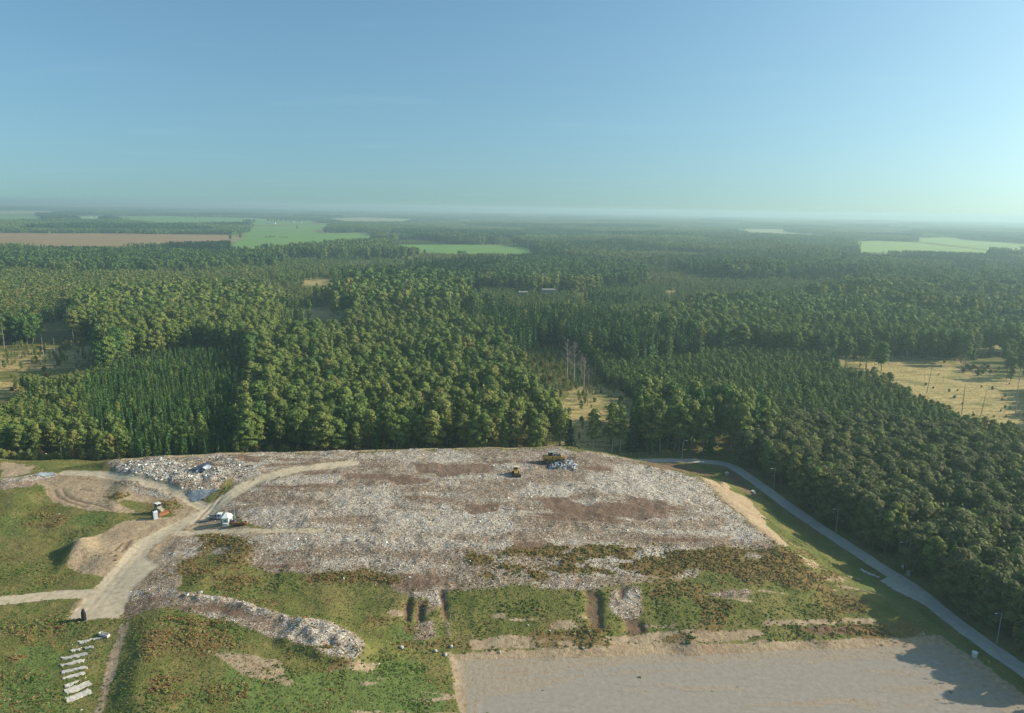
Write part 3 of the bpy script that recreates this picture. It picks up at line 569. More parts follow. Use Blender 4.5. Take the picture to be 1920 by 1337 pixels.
# ------------------------------------------------------------------ scatter: ONE object of points whose instances share its geometry
def scatter(name, P_, rot, scl, pick, tint, protos, **props):
    """protos: list of meshes (or tuples of meshes to draw together)"""
    me = bpy.data.meshes.new(name); me.vertices.add(len(P_)); me.vertices.foreach_set('co', np.asarray(P_, np.float32).ravel())
    attr(me, 'rot', 'FLOAT_VECTOR', rot); attr(me, 'scl', 'FLOAT_VECTOR', scl); attr(me, 'pick', 'INT', pick); attr(me, 'tint', 'FLOAT', tint)
    o = link(name, me, **props)
    g = bpy.data.node_groups.new(name, 'GeometryNodeTree'); g.interface.new_socket('Geometry', in_out='INPUT', socket_type='NodeSocketGeometry'); g.interface.new_socket('Geometry', in_out='OUTPUT', socket_type='NodeSocketGeometry')
    gi, go = g.nodes.new('NodeGroupInput'), g.nodes.new('NodeGroupOutput'); J = g.nodes.new('GeometryNodeJoinGeometry')
    def named(n, t):
        a = g.nodes.new('GeometryNodeInputNamedAttribute'); a.data_type = t; a.inputs[0].default_value = n; return a.outputs[0]
    rt, sc, pk = named('rot', 'FLOAT_VECTOR'), named('scl', 'FLOAT_VECTOR'), named('pick', 'INT')
    e2r = g.nodes.new('FunctionNodeEulerToRotation'); g.links.new(rt, e2r.inputs[0])
    for k, pm in enumerate(protos):
        ms = pm if isinstance(pm, tuple) else (pm,)
        J2 = g.nodes.new('GeometryNodeJoinGeometry')
        for m_ in ms:
            po = bpy.data.objects.new(m_.name, m_)
            oi = g.nodes.new('GeometryNodeObjectInfo'); oi.inputs['Object'].default_value = po; oi.transform_space = 'ORIGINAL'; g.links.new(oi.outputs['Geometry'], J2.inputs[0])
        cmp = g.nodes.new('FunctionNodeCompare'); cmp.data_type = 'INT'; cmp.operation = 'EQUAL'; g.links.new(pk, cmp.inputs[2]); cmp.inputs[3].default_value = k
        ip = g.nodes.new('GeometryNodeInstanceOnPoints'); g.links.new(gi.outputs[0], ip.inputs['Points']); g.links.new(cmp.outputs[0], ip.inputs['Selection'])
        g2i = g.nodes.new('GeometryNodeGeometryToInstance'); g.links.new(J2.outputs[0], g2i.inputs[0]); g.links.new(g2i.outputs[0], ip.inputs['Instance'])
        g.links.new(e2r.outputs[0], ip.inputs['Rotation']); g.links.new(sc, ip.inputs['Scale']); g.links.new(ip.outputs[0], J.inputs[0])
    g.links.new(J.outputs[0], go.inputs[0])
    md = o.modifiers.new('scatter', 'NODES'); md.node_group = g; return o

# ------------------------------------------------------------------ where each kind of tree grows
CLEAR = [ # clear-felled ground in view (traced where its grass shows)
 [(1570,672),(1640,670),(1720,672),(1790,678),(1800,690),(1860,708),(1935,716),(1960,800),(1860,786),(1790,772),(1735,740),(1680,718),(1640,692),(1580,688)],
 [(1815,645),(1935,640),(1935,652),(1870,660),(1825,665)],
 [(1062,800),(1050,765),(1072,738),(1130,722),(1160,735),(1190,765),(1192,800),(1120,830),(1070,830)], [(975,680),(1040,650),(1100,690),(1130,722),(1072,738),(1010,710)],
 [(-60,670),(60,658),(150,654),(195,657),(188,677),(120,687),(60,690),(-60,692)], [(64,622),(70,606),(140,600),(132,622),(110,632)],
 [(535,583),(600,579),(660,582),(655,598),(600,601),(530,597)], [(560,524),(635,521),(642,532),(570,536)], [(-60,715),(30,722),(40,740),(-60,745)], [(1245,545),(1390,543),(1390,547),(1250,549)], [(500,523),(512,520),(520,533),(505,550)],
 [(1330,830),(1364,830),(1364,856),(1330,856)]]
FIELD = { # farmland: colour, outline
 'green_field': [(425,468),(452,444),(478,426),(590,421),(640,424),(585,432),(600,437),(690,437),(706,456),(560,458),(540,468),(500,464),(470,472)],
 'pasture': [(700,459),(960,459),(1012,471),(990,480),(760,472)],
 'far_green_field': [(190,407),(300,405),(470,409),(600,414),(580,420),(478,423),(455,419),(300,421),(240,412)],
 'ploughed_field': [(-100,437),(200,438),(430,441),(452,447),(425,458),(300,462),(-100,462)],
 'stubble_field': [(610,410),(690,408),(775,411),(765,417),(640,417)],
 'left_meadow': [(-100,404),(60,405),(100,409),(95,412),(-100,412)], 'left_pale_field': [(-100,395),(120,396),(96,401),(-100,402)], 'farm_meadow': [(140,406),(195,405.5),(195,411.5),(140,412)],
 'bright_field': [(1602,453),(1640,452),(1700,454),(1860,471),(1846,480),(1760,477),(1612,473)], 'wide_bright_field': [(1690,450),(1745,446),(1780,445),(1800,450),(1935,459),(1935,474),(1862,470),(1740,455)],
 'far_right_field': [(1380,432.5),(1400,430),(1468,430),(1470,435),(1556,443),(1550,448),(1480,441),(1400,438)], 'dim_field': [(1840,508),(1870,506),(1935,511),(1935,518),(1850,516)]}
FW_ = {k: [at(u, v)[:2] for u, v in P_] for k, P_ in FIELD.items()}
Z_ALDER = [(1368,866),(1384,832),(1440,800),(1500,786),(1600,782),(1720,792),(1800,806),(1920,838),(2500,900),(2600,1900),(2000,1500)]
Z_PLANT = [(150,760),(165,700),(230,660),(330,640),(470,648),(480,700),(465,745),(430,800),(380,838),(300,842),(235,825),(230,790),(170,785)]
Z_BROAD = [(425,870),(430,800),(470,745),(478,690),(490,640),(560,600),(720,580),(880,600),(960,640),(985,690),(1040,745),(1055,800),(1062,870)]
Z_FRONT = [(-200,775),(0,775),(100,780),(235,800),(240,880),(-200,890)]
Z_MIXED = [(1060,640),(1200,660),(1400,640),(1560,655),(1640,700),(1740,745),(1840,790),(1935,815),(1800,812),(1700,796),(1600,785),(1500,790),(1440,800),(1400,775),(1250,760),(1190,750),(1130,712)]
Z_BLOCK = [(135,600),(150,560),(300,545),(420,545),(520,555),(525,600),(510,660),(330,645),(200,655),(140,650)]
Z_YOUNG = [(-200,490),(100,505),(300,500),(520,505),(520,545),(420,545),(150,558),(60,600),(-200,620)]
Z_BACK = [(1290,590),(1500,560),(1700,580),(1935,620),(1935,680),(1800,680),(1640,672),(1560,650),(1400,640)]
Z_LEFT = [(-200,690),(120,692),(190,680),(160,760),(240,800),(-200,790)]
def stand(x, y):
    """irregular stands ~ 150 m across: random numbers shared by each stand"""
    wx = x + 70 * (fbm(x / 90, y / 90, 61, 2) - .5); wy = y * .8 + 70 * (fbm(x / 90, y / 90, 67, 2) - .5)
    S_ = 150.0; ix, iy = np.floor(wx / S_), np.floor(wy / S_); best = np.full(x.shape, 1e9); out = [np.zeros(x.shape) for _ in range(4)]; sec = np.full(x.shape, 1e9)
    for dx in (-1, 0, 1):
        for dy in (-1, 0, 1):
            cx, cy = ix + dx, iy + dy; px = (cx + _hash(cx, cy, 5)) * S_; py = (cy + _hash(cx, cy, 6)) * S_
            d = np.hypot(wx - px, wy - py); m = d < best; sec = np.where(m, best, np.minimum(sec, d)); best = np.where(m, d, best)
            for q in range(4): out[q] = np.where(m, _hash(cx, cy, 11 + q), out[q])
    return out, sec - best
def candidates(r0, r1, s, seed, half=41):
    rg = np.random.default_rng(seed); t = math.tan(R(half)); n = int(r1 * t / s)
    jx = np.arange(-n, n + 1) * s; jy = np.arange(int(60 / s), int(r1 / s)) * s; X_, Y_ = np.meshgrid(jx, jy); X_, Y_ = X_.ravel(), Y_.ravel()
    X_ = X_ + rg.uniform(-.46, .46, X_.size) * s; Y_ = Y_ + rg.uniform(-.46, .46, Y_.size) * s
    d = np.hypot(X_, Y_); m = (d >= r0) & (d < r1) & (np.abs(X_) < Y_ * t + 45); return X_[m], Y_[m], rg
CW = [[at(u, v)[:2] for u, v in P_] for P_ in CLEAR]
NEAR_SITE = [(-400,60),(-400,285)] + [tuple(at(u, v)[:2]) for u, v in ((-220,866),(0,866),(110,862))] + [(at(200,862,10.5)[0], at(200,862,10.5)[1] + 22), (at(600,845,12)[0], at(600,845,12)[1] + 24), (at(800,840,12.8)[0], at(800,840,12.8)[1] + 24), (at(1000,838,14)[0], at(1000,838,14)[1] + 26), (at(1060,838,14)[0] + 6, at(1060,838,14)[1] + 30)] + [tuple(at(u, v)[:2]) for u, v in ((1140,851),(1250,851),(1368,858))] + [(x + 5.4, y + 2.1) for x, y in RW[5:]] + [(200, 60)]
def blocked(x, y, h, extra=0.0):
    """no tree stands on the site, in a field or on felled ground, nor so near in front that it would hide them"""
    bad = inpoly(x, y, NEAR_SITE)
    for k, P_ in FW_.items():
        bad |= inpoly(x, y, P_)
    U0, V0 = pix(x, y, 0); U1, V1 = pix(x, y, h * .55); U2, V2 = pix(x, y, h * .92)
    for ci, P_ in enumerate(CLEAR): 
        ju, jv = (fbm(x / 9, y / 9, 57, 2) - .5) * 34, (fbm(x / 9, y / 9, 58, 2) - .5) * 14
        bad |= (inpoly(U0 + ju, V0 + jv, P_) | inpoly(U1 + ju, V1 + jv, P_) | inpoly(U2 + ju, V2 + jv, P_)) & ((h > 6.2) if ci in (2, 3, 4) else True)
    for k, P_ in FIELD.items():
        if k in ('dim_field',): continue
        bad |= inpoly(U1, V1, P_)
    return bad
KN = ['broadleaf', 'tall', 'alder', 'birch', 'young', 'spruce', 'sapling', 'shrub']; KI = {k: i for i, k in enumerate(KN)}
def choose(x, y, rg):
    """kind, height, tint and keep-probability of a tree at x, y"""
    n = len(x); (s1, s2, s3, s4), edge = stand(x, y); r1, r2 = rg.uniform(0, 1, n), rg.uniform(0, 1, n)
    kd = np.where(s1 < .27, KI['broadleaf'], np.where(s1 < .47, KI['tall'], np.where(s1 < .80, KI['young'], KI['spruce'])))
    kd = np.where(r1 < .16, KI['birch'], np.where(r1 < .30, KI['spruce'], kd))
    h = np.where(s1 < .47, 16 + 9 * s2, np.where(s1 < .80, 5.5 + 6 * s2, 12 + 11 * s2)) * (1 + .34 * (r2 - .5))
    tint = .16 + .58 * s3 + np.where((s1 >= .47) & (s1 < .80), .17, np.where(s1 >= .80, -.10, 0)) + .22 * (fbm(x / 60, y / 60, 71, 3) - .5) + .13 * rg.normal(0, 1, n); tint = np.clip(tint, .02, .72); keep = np.ones(n); keep = np.where(edge < 12, .22, keep) * np.where(s4 < .06, .10, 1) * np.where(fbm(x / 22, y / 22, 47, 2) < .30, .35, 1)
    U_, V_ = pix(x, y, 11.0); near = y < 1300
    U_ = U_ + (fbm(x / 14, y / 14, 44, 2) - .5) * 60; V_ = V_ + (fbm(x / 14, y / 14, 45, 2) - .5) * 24
    def z(P_, kinds, probs, h0, h1, t0, t1, kp):
        nonlocal kd, h, tint, keep
        m = near & inpoly(U_, V_, P_); k = m.sum()
        if not k: return
        kd[m] = rg.choice([KI[q] for q in kinds], k, p=probs); f = rg.uniform(0, 1, k); h[m] = h0 + (h1 - h0) * (.6 * f + .4 * fbm(x[m] / 25, y[m] / 25, 83, 2)); tint[m] = t0 + (t1 - t0) * (.65 * rg.uniform(0, 1, k) + .35 * fbm(x[m] / 30, y[m] / 30, 91, 3)); keep[m] = kp
    z([(-200,462),(330,462),(420,468),(520,474),(520,490),(330,492),(-200,502)], ('tall', 'broadleaf', 'spruce'), (.45, .3, .25), 18, 24, .10, .42, 1)
    for q in ([(930,495),(1050,490),(1200,500),(1200,525),(1080,530),(930,530)], [(1280,475),(1560,488),(1580,512),(1280,505)], [(1640,512),(1940,520),(1940,548),(1640,540)], [(590,455),(800,462),(800,478),(600,475)]): z(q, ('tall', 'broadleaf', 'spruce'), (.5, .3, .2), 18, 24, .08, .36, 1)
    for q in ([(1290,522),(1560,520),(1620,545),(1500,560),(1290,548)], [(700,470),(930,478),(930,500),(700,500)], [(520,480),(640,484),(640,515),(520,515)], [(1060,560),(1300,560),(1300,585),(1060,590)]): z(q, ('young', 'birch', 'sapling'), (.5, .3, .2), 8, 12, .40, .68, 1)
    z(Z_YOUNG, ('young', 'birch', 'sapling'), (.50, .28, .22), 9, 14, .52, .84, 1)
    z(Z_BACK, ('tall', 'broadleaf', 'spruce', 'birch'), (.5, .25, .12, .13), 17, 24, .25, .6, .85)
    z(Z_BLOCK, ('tall', 'broadleaf', 'spruce'), (.6, .25, .15), 20, 26, .4, .78, .8)
    z(Z_MIXED, ('young', 'sapling', 'birch', 'broadleaf'), (.5, .28, .17, .05), 7, 12, .30, .66, 1)
    z(Z_LEFT, ('young', 'birch', 'sapling'), (.5, .3, .2), 6, 13, .4, .78, .75)
    z(Z_BROAD, ('broadleaf', 'tall', 'birch', 'spruce'), (.56, .24, .12, .08), 12, 24, .28, .82, .80)
    UB_, VB_ = pix(x, y, 0.0)
    for q, kp in (([(960,672),(1040,645),(1110,690),(1135,724),(1072,742),(1000,714)], .62), ([(1040,735),(1160,728),(1200,770),(1195,835),(1050,840)], .10), ([(-200,650),(198,645),(192,694),(-200,702)], .22)):
        m = near & inpoly(UB_, VB_, q); k = m.sum(); kd[m] = rg.choice([KI['young'], KI['sapling']], k, p=(.75, .25)); h[m] = rg.uniform(2.2, 5.8, k); tint[m] = rg.uniform(.45, .85, k); keep[m] = kp
    z(Z_PLANT, ('spruce', 'sapling', 'birch', 'young'), (.54, .36, .05, .05), 7, 12.5, .15, .72, .95)
    z(Z_FRONT, ('broadleaf', 'birch', 'young'), (.4, .25, .35), 9, 15, .3, .8, .8)
    z(Z_ALDER, ('alder', 'broadleaf', 'young', 'spruce'), (.72, .15, .09, .04), 12.5, 16.5, .46, .78, 1)
    return kd, h, tint, keep

def forest_band(r0, r1, s, seed):
    x, y, rg = candidates(r0, r1, s, seed); kd, h, tint, keep = choose(x, y, rg)
    # plant spacing follows crown width: big crowns stand wider apart
    wid = np.choose(kd, [.66, .95, .78, 1.1, 1.35, 1.5, 2.0, 1]); dens = np.clip(wid * (s / 4.6) ** 2 * (16 / h) ** 1.0, .15, 1)
    m = (rg.uniform(0, 1, len(x)) < keep * dens) & ~blocked(x, y, h); return x[m], y[m], kd[m], h[m], tint[m], rg
x1, y1, k1, h1, t1, rg1 = forest_band(0, 640, 3.3, 21)
print('near trees', len(x1))
# the trees that show largest become objects of their own, kind by kind
U_, V_ = pix(x1, y1, h1 * .8); dist = np.hypot(x1, np.hypot(y1, 90)); inside = (U_ > -10) & (U_ < 1930) & (V_ < 1350)
score = h1 / dist * np.where(inside, 1, .01)
# a tree behind a taller, nearer neighbour shows less: damp by how much of it a nearer tree covers
order = np.argsort(dist); cover = np.full((420, 980), 1e9); vis = np.ones(len(x1))
Ub, Vb = pix(x1, y1, 0); Ut, Vt = pix(x1, y1, h1)
for i in order:
    a, b_ = int(Ub[i] // 2), int(Ut[i] // 2); w_ = max(1, int(.16 * abs(Vb[i] - Vt[i]) / 2)); q0, q1 = int(max(0, (Vt[i] - 500) // 2)), int(max(0, (Vb[i] - 500) // 2))
    if b_ - w_ < 0 or b_ + w_ >= 980 or q0 >= 419: continue
    S_ = cover[q0:min(q1, 420), b_ - w_:b_ + w_ + 1]; vis[i] = (S_ > 1e8).mean() if S_.size else 0; S_[S_ > 1e8] = dist[i]
score *= vis
single = np.zeros(len(x1), bool)
FAM = {'broadleaf': 'broadleaf_tree', 'tall': 'broadleaf_tree', 'alder': 'alder_tree', 'birch': 'birch_tree', 'young': 'young_tree', 'spruce': 'spruce_tree', 'sapling': 'spruce_tree', 'shrub': 'shrub'}
fam = np.array([FAM[KN[k]] for k in k1])
for f_ in set(fam):
    ii = np.where((fam == f_) & (score > 0))[0]; ii = ii[np.argsort(-score[ii])][:270 if f_ != 'birch_tree' else 240]; single[ii] = True
UB, VB = pix(x1, y1, 11.0)
ZONES = [('alder', Z_ALDER, 'in the grey-green wood along the gravel road'), ('plant', Z_PLANT, 'in the dark conifer plantation'), ('broad', Z_BROAD, 'in the wood behind the waste mound'),
         ('front', Z_FRONT, 'in the row behind the sandy bank'), ('block', Z_BLOCK, 'in the old stand behind the plantation'), ('mixed', Z_MIXED, 'in the young wood before the yellow clearing'),
         ('young', Z_YOUNG, 'in the pale stand beyond the old stand'), ('back', Z_BACK, 'in the wall of trees behind the yellow clearing'), ('edge', Z_LEFT, 'on the half-cleared strip beside the plantation')]
DESC = {'broadleaf': ('spreading', 'broadleaf tree'), 'tall': ('slim tall', 'broadleaf tree'), 'alder': ('low rounded', 'dome-crowned tree'), 'birch': ('slender', 'pale-stemmed birch'), 'young': ('young', 'pointed leafy tree'), 'spruce': ('narrow', 'pointed spruce'), 'sapling': ('young bushy', 'cone-shaped spruce')}
def hue_word(k, t):
    if k in ('spruce', 'sapling'): return 'dark green' if t < .35 else 'fresh green'
    return 'deep green' if t < .36 else 'mid green' if t < .52 else 'olive green' if t < .68 else 'yellowish green' if t < .82 else 'rusty brown-green'
def plant(x, y, z, k, h, tint, label=None, group=None, cat='tree', name=None, rz=None, wide=1.0, var=None, lean=0.0):
    v = KIND[k][(int(abs(x) * 7 + abs(y) * 3) if var is None else var) % len(KIND[k])]
    t = thing(name or FAM[k], label, cat, (x, y, z), rz if rz is not None else (x * 1.7 + y * .9) % 6.283, group, (h * wide, h * wide, h))
    if lean: t.rotation_euler = (0, lean, t.rotation_euler[2])
    a = link('trunk', v[0], t); c_ = link('crown', v[1], t); c_['tint'] = float(tint); a['tint'] = float(tint); return t
for i in np.where(single)[0]:
    k = KN[k1[i]]; zl = next((q for q in ZONES if inpoly(np.array([UB[i]]), np.array([VB[i]]), q[1])[0]), None); where = zl[2] if zl else 'in the mixed forest between stands'
    a, b_ = DESC[k]; lab = f'{a} {hue_word(k, t1[i])} {b_} {where}'
    plant(x1[i], y1[i], float(hgt(x1[i], y1[i])), k, h1[i], t1[i], lab, lab, wide=.88 + .5 * float(vnoise(x1[i] * 3.1, y1[i] * 3.1, 3)))
def proto_list(src, pair):
    pr, base = [], {}
    for k in src: base[KI[k]] = (len(pr), len(src[k])); pr += list(src[k])
    return pr, base
def picks(kd, base, rg): return np.array([base[k][0] + int(r * base[k][1]) for k, r in zip(kd, rg.uniform(0, 1, len(kd)))], np.int32)
def put_forest(name, x, y, kd, h, tint, rg, src, label, cat):
    pr, base = proto_list(src, True); n = len(x); w_ = rg.uniform(.78, 1.28, n)
    rot = np.stack([rg.normal(0, .03, n), rg.normal(0, .03, n), rg.uniform(0, 6.28, n)], 1); z = hgt(x, y)
    scatter(name, np.stack([x, y, z], 1), rot, np.stack([h * w_, h * w_, h], 1), picks(kd, base, rg), tint, pr, kind='stuff', label=label, category=cat)
r_ = ~single
put_forest('forest', x1[r_], y1[r_], k1[r_], h1[r_], t1[r_], rg1, KIND, 'dense mixed forest stretching away behind the landfill site', 'forest')
x2, y2, k2, h2, t2, rg2 = forest_band(640, 2300, 4.9, 22); print('mid trees', len(x2))
put_forest('forest', x2, y2, k2, h2, t2, rg2, {k: LOD[k] for k in LOD}, 'forest stands of mixed height reaching out to the distant fields', 'forest')
# farther still: whole plots of forest, each a patch of rough crowns
def plot(name, seed, S_=60.0, n=95, hh=17, m=None):
    rg = np.random.default_rng(seed); parts = []
    for i in range(n):
        c = rg.uniform(-S_ / 2, S_ / 2, 2); h = hh * rg.uniform(.7, 1.12); r = rg.uniform(2.2, 3.6); k = 9
        d = rg.normal(0, 1, (k, 3)); d[:, 2] = np.abs(d[:, 2]) - .2; d /= np.linalg.norm(d, axis=1)[:, None]
        p = np.array([c[0], c[1], h - r * 1.2]) + d * r * np.array([1, 1, 1.5]); parts.append(leaves(p, d, 1.7, rg, 1, .35))
        p = np.array([[c[0], c[1], h * .45]]) + rg.normal(0, 1, (2, 3)) * [1, 1, 2]; parts.append(leaves(p, rg.normal(0, 1, (2, 3)) * [1, 1, .2], 2.6, rg))
    return crown_mesh(name, parts, m or LEAF, rg)
PLOT = [plot('forest_plot', 300 + i, hh=h_, m=m_) for i, (h_, m_) in enumerate(((17, LEAF), (19, LEAF), (13, LEAF), (20, NEED)))]
x3, y3, rg3 = candidates(2300, 13000, 52, 23, 40); (s1, s2, s3, s4), ed = stand(x3 / 2.2, y3 / 2.2)
U3, V3_ = pix(x3, y3, 14); bad = np.zeros(len(x3), bool)
for k, P_ in FW_.items():
    bad |= inpoly(x3, y3, P_) | (segdist(x3, y3, P_, True) < 24)
for k, P_ in FIELD.items(): bad |= inpoly(U3, V3_, P_)
far = np.hypot(x3, y3) > 3600
bad |= far & (s4 < np.where(x3 < -1200, .30, .13)); m = ~bad
x3, y3, s1, s2, s3 = x3[m], y3[m], s1[m], s2[m], s3[m]; n = len(x3); print('plots', n)
scatter('distant_forest', np.stack([x3, y3, np.zeros(n)], 1), np.stack([np.zeros(n), np.zeros(n), rg3.choice([0, 1.571, 3.142, 4.712], n)], 1), np.stack([np.ones(n), np.ones(n), .65 + .6 * s2], 1),
        np.where(s1 < .35, 0, np.where(s1 < .6, 1, np.where(s1 < .75, 2, 3))), .12 + .45 * s3, PLOT, kind='stuff', label='hazy blue-green forest running out to the horizon', category='forest')
# ------------------------------------------------------------------ fields and felled ground as sheets just above the soil
def flat(name, P_, z, m, label=None, sub=1):
    me = bpy.data.meshes.new(name); n = len(P_); me.from_pydata([(p[0], p[1], z) for p in P_], [], [tuple(range(n))]); bm = bmesh.new(); bm.from_mesh(me)
    bmesh.ops.triangulate(bm, faces=bm.faces); bmesh.ops.recalc_face_normals(bm, faces=bm.faces)
    if sum(f.normal.z for f in bm.faces) < 0: bmesh.ops.reverse_faces(bm, faces=bm.faces)
    bm.to_mesh(me); bm.free(); me.materials.append(m); return link(name, me, kind='structure')
def fieldmat(name, a, b2, sx=.012, sy=.05):
    m, nt, b, o = mat(name); g_ = N(nt, 'ShaderNodeNewGeometry'); mp = N(nt, 'ShaderNodeMapping'); mp.inputs['Scale'].default_value = (sx, sy, 1); L(nt, g_.outputs['Position'], mp.inputs[0])
    L(nt, ramp(nt, noise(nt, 1, 5, mp.outputs[0]), [(.35, a), (.65, b2)]), b.inputs['Base Color']); b.inputs['Roughness'].default_value = .95; b.inputs['Specular IOR Level'].default_value = .1; return m
FM = {'green': fieldmat('crop_green', (.10, .215, .040), (.165, .27, .058)), 'bright': fieldmat('pasture_green', (.19, .29, .075), (.27, .35, .10)), 'plough': fieldmat('ploughed_earth', (.235, .15, .070), (.31, .215, .11)), 'pale': fieldmat('stubble', (.24, .27, .12), (.30, .29, .15))}
FC = {'green_field': 'green', 'pasture': 'green', 'far_green_field': 'green', 'ploughed_field': 'plough', 'stubble_field': 'pale', 'left_meadow': 'green', 'left_pale_field': 'pale', 'farm_meadow': 'bright', 'bright_field': 'bright', 'wide_bright_field': 'bright', 'far_right_field': 'pale', 'dim_field': 'pale'}
def ragged(P_, amp, step, s_):
    out = []
    for i in range(len(P_)):
        a, b_ = np.array(P_[i][:2]), np.array(P_[(i + 1) % len(P_)][:2]); n = max(1, int(np.linalg.norm(b_ - a) / step))
        for t in range(n): q = a + (b_ - a) * t / n; out.append(tuple(q + amp * np.array([fbm(q[0] / step / 1.7, q[1] / step / 1.7, s_, 2) - .5, fbm(q[0] / step / 1.7, q[1] / step / 1.7, s_ + 3, 2) - .5])))
    return out
for i, (k, P_) in enumerate(FW_.items()):
    P_ = ragged(P_, 34, 30, i)
    flat('ploughed_field' if FC[k] == 'plough' else 'field', P_, .25 + .05 * i, FM[FC[k]])
DRY, nt, b, o = mat('felled_dry_grass'); g_ = N(nt, 'ShaderNodeNewGeometry'); mp = N(nt, 'ShaderNodeMapping'); mp.inputs['Scale'].default_value = (.06, .22, 1); L(nt, g_.outputs['Position'], mp.inputs[0])
f1, f2 = noise(nt, 1, 5, mp.outputs[0]), noise(nt, .7, 4, g_.outputs['Position'])
c = ramp(nt, f1, [(.3, (.20, .15, .055)), (.45, (.38, .29, .115)), (.6, (.50, .38, .165)), (.75, (.26, .21, .08))]); c = mixc(nt, maprange(nt, noise(nt, .05, 4, g_.outputs['Position']), .5, .68, 0, .8), c, (.17, .18, .055)); L(nt, mixc(nt, maprange(nt, f2, .47, .66, 0, .85), c, (.10, .10, .035)), b.inputs['Base Color']); b.inputs['Roughness'].default_value = 1; b.inputs['Specular IOR Level'].default_value = .1
for i, P_ in enumerate(CW[:10]):
    if i in (3, 5): continue
    P_ = ragged(P_, 9, 6, i)
    cx, cy = np.mean([p[0] for p in P_]), np.mean([p[1] for p in P_]); flat('clearing', [(cx + (p[0] - cx) * 1.2, cy + (p[1] - cy) * 1.25 - (6 if i in (0, 2) else 0)) for p in P_], .06 + .02 * i, DRY)
# ------------------------------------------------------------------ gravel road: ribbon with a lay-by
RM, nt, b, o = mat('gravel_road_surface'); g_ = N(nt, 'ShaderNodeNewGeometry'); a1, a2 = noise(nt, .5, 5, g_.outputs['Position']), noise(nt, 3, 4, g_.outputs['Position'])
c = ramp(nt, a1, [(.3, (.36, .335, .29)), (.7, (.50, .465, .40))]); L(nt, mixc(nt, maprange(nt, a2, .45, .7, 0, .4), c, (.22, .205, .18)), b.inputs['Base Color']); b.inputs['Roughness'].default_value = .95
cl = []; 
for i in range(len(RW) - 1):
    p0, p1, p2, p3 = (np.array(RW[max(i - 1, 0)]), np.array(RW[i]), np.array(RW[i + 1]), np.array(RW[min(i + 2, len(RW) - 1)]))
    for t in np.linspace(0, 1, 12, endpoint=False): cl.append(.5 * ((2 * p1) + (p2 - p0) * t + (2 * p0 - 5 * p1 + 4 * p2 - p3) * t ** 2 + (3 * p1 - p0 - 3 * p2 + p3) * t ** 3))
cl = np.array(cl); tg = np.gradient(cl, axis=0); tg /= np.linalg.norm(tg, axis=1)[:, None]; nrm = np.stack([-tg[:, 1], tg[:, 0]], 1)
bay = np.array(at(1672, 1086)[:2]); db = np.hypot(cl[:, 0] - bay[0], cl[:, 1] - bay[1]); along = np.cumsum(np.r_[0, np.linalg.norm(np.diff(cl, axis=0), axis=1)]); ab = along[np.argmin(db)]
d_ = along - ab
wl = 2.3 + .25 * np.array([vnoise(a / 3, 0, 4) for a in along]); wr = 2.3 + .25 * np.array([vnoise(a / 3, 7, 4) for a in along]); wr = wr + np.where((d_ > -1.2) & (d_ < 18), 4.0 * sstep(-1.2, .4, d_) * (1 - sstep(3, 17, d_)), 0)
if True:
    li, ri = cl + nrm * wl[:, None], cl - nrm * wr[:, None]
    vs = [(*p, .055) for p in li] + [(*p, .075) for p in cl] + [(*p, .055) for p in ri]; n = len(cl)
    fs = [(i, i + n, i + n + 1, i + 1) for i in range(n - 1)] + [(i + n, i + 2 * n, i + 2 * n + 1, i + n + 1) for i in range(n - 1)]
    me = bpy.data.meshes.new('gravel_road'); me.from_pydata(vs, [], fs); me.materials.append(RM); me.update(); link('gravel_road', me, kind='structure')
# ------------------------------------------------------------------ air
HM, nt, b, o = mat('haze_air'); nt.nodes.remove(b); pv = N(nt, 'ShaderNodeVolumePrincipled'); pv.inputs['Color'].default_value = (.56, .79, .84, 1); pv.inputs['Density'].default_value = 1.9e-4; pv.inputs['Anisotropy'].default_value = .32
pv.inputs['Density Attribute'].default_value = ''; pv.inputs['Temperature Attribute'].default_value = ''; pv.inputs['Color Attribute'].default_value = ''
L(nt, pv.outputs[0], o.inputs['Volume'])
hz = MB().box((0, 7000, 55), (30000, 16000, 114)).build('haze', HM, kind='stuff', label='thin blue haze over the whole forest plain', category='haze')
# ------------------------------------------------------------------ helpers for single things
def height_to(x, y, v, z0=0.0):
    """height of an upright at x, y whose top is seen at photo row v"""
    lo, hi = 0.0, 60.0
    for _ in range(40):
        m = (lo + hi) / 2
        if float(pix(x, y, z0 + m)[1]) > v: lo = m
        else: hi = m
    return lo
def tree_at(u, vb, vt, k, tint, label, cat='tree', name=None, group=None, wide=1.0, var=None, lean=0.0, z=0.0):
    p = at(u, vb, z); zz = float(hgt(p[0], p[1])); h = height_to(p[0], p[1], vt, zz)
    return plant(p[0], p[1], zz, k, max(h, 1.2), tint, label, group, cat, name, None, wide, var, lean)
DRYWOOD = [bare('bare_tree_wood', 500 + i, DEAD) for i in range(3)]; POLE = [bare('dead_trunk_wood', 520 + i, DEAD, 14, .13, .3, True) for i in range(2)]
DEADSPR = [bare('dead_spruce_wood', 540 + i, BARK, 60, .15, .22, True) for i in range(2)]
def bare_at(u, vb, vt, meshes, i, label, name, group=None, wide=1.0, lean=0.0):
    p = at(u, vb, 0); h = height_to(p[0], p[1], vt); zz = float(hgt(p[0], p[1]))
    t = thing(name, label, 'dead tree', (p[0], p[1], zz), i * 1.3, group, (h * wide, h * wide, h)); t.rotation_euler = (0, lean, i * 1.3); link('trunk', meshes[i % len(meshes)], t); return t
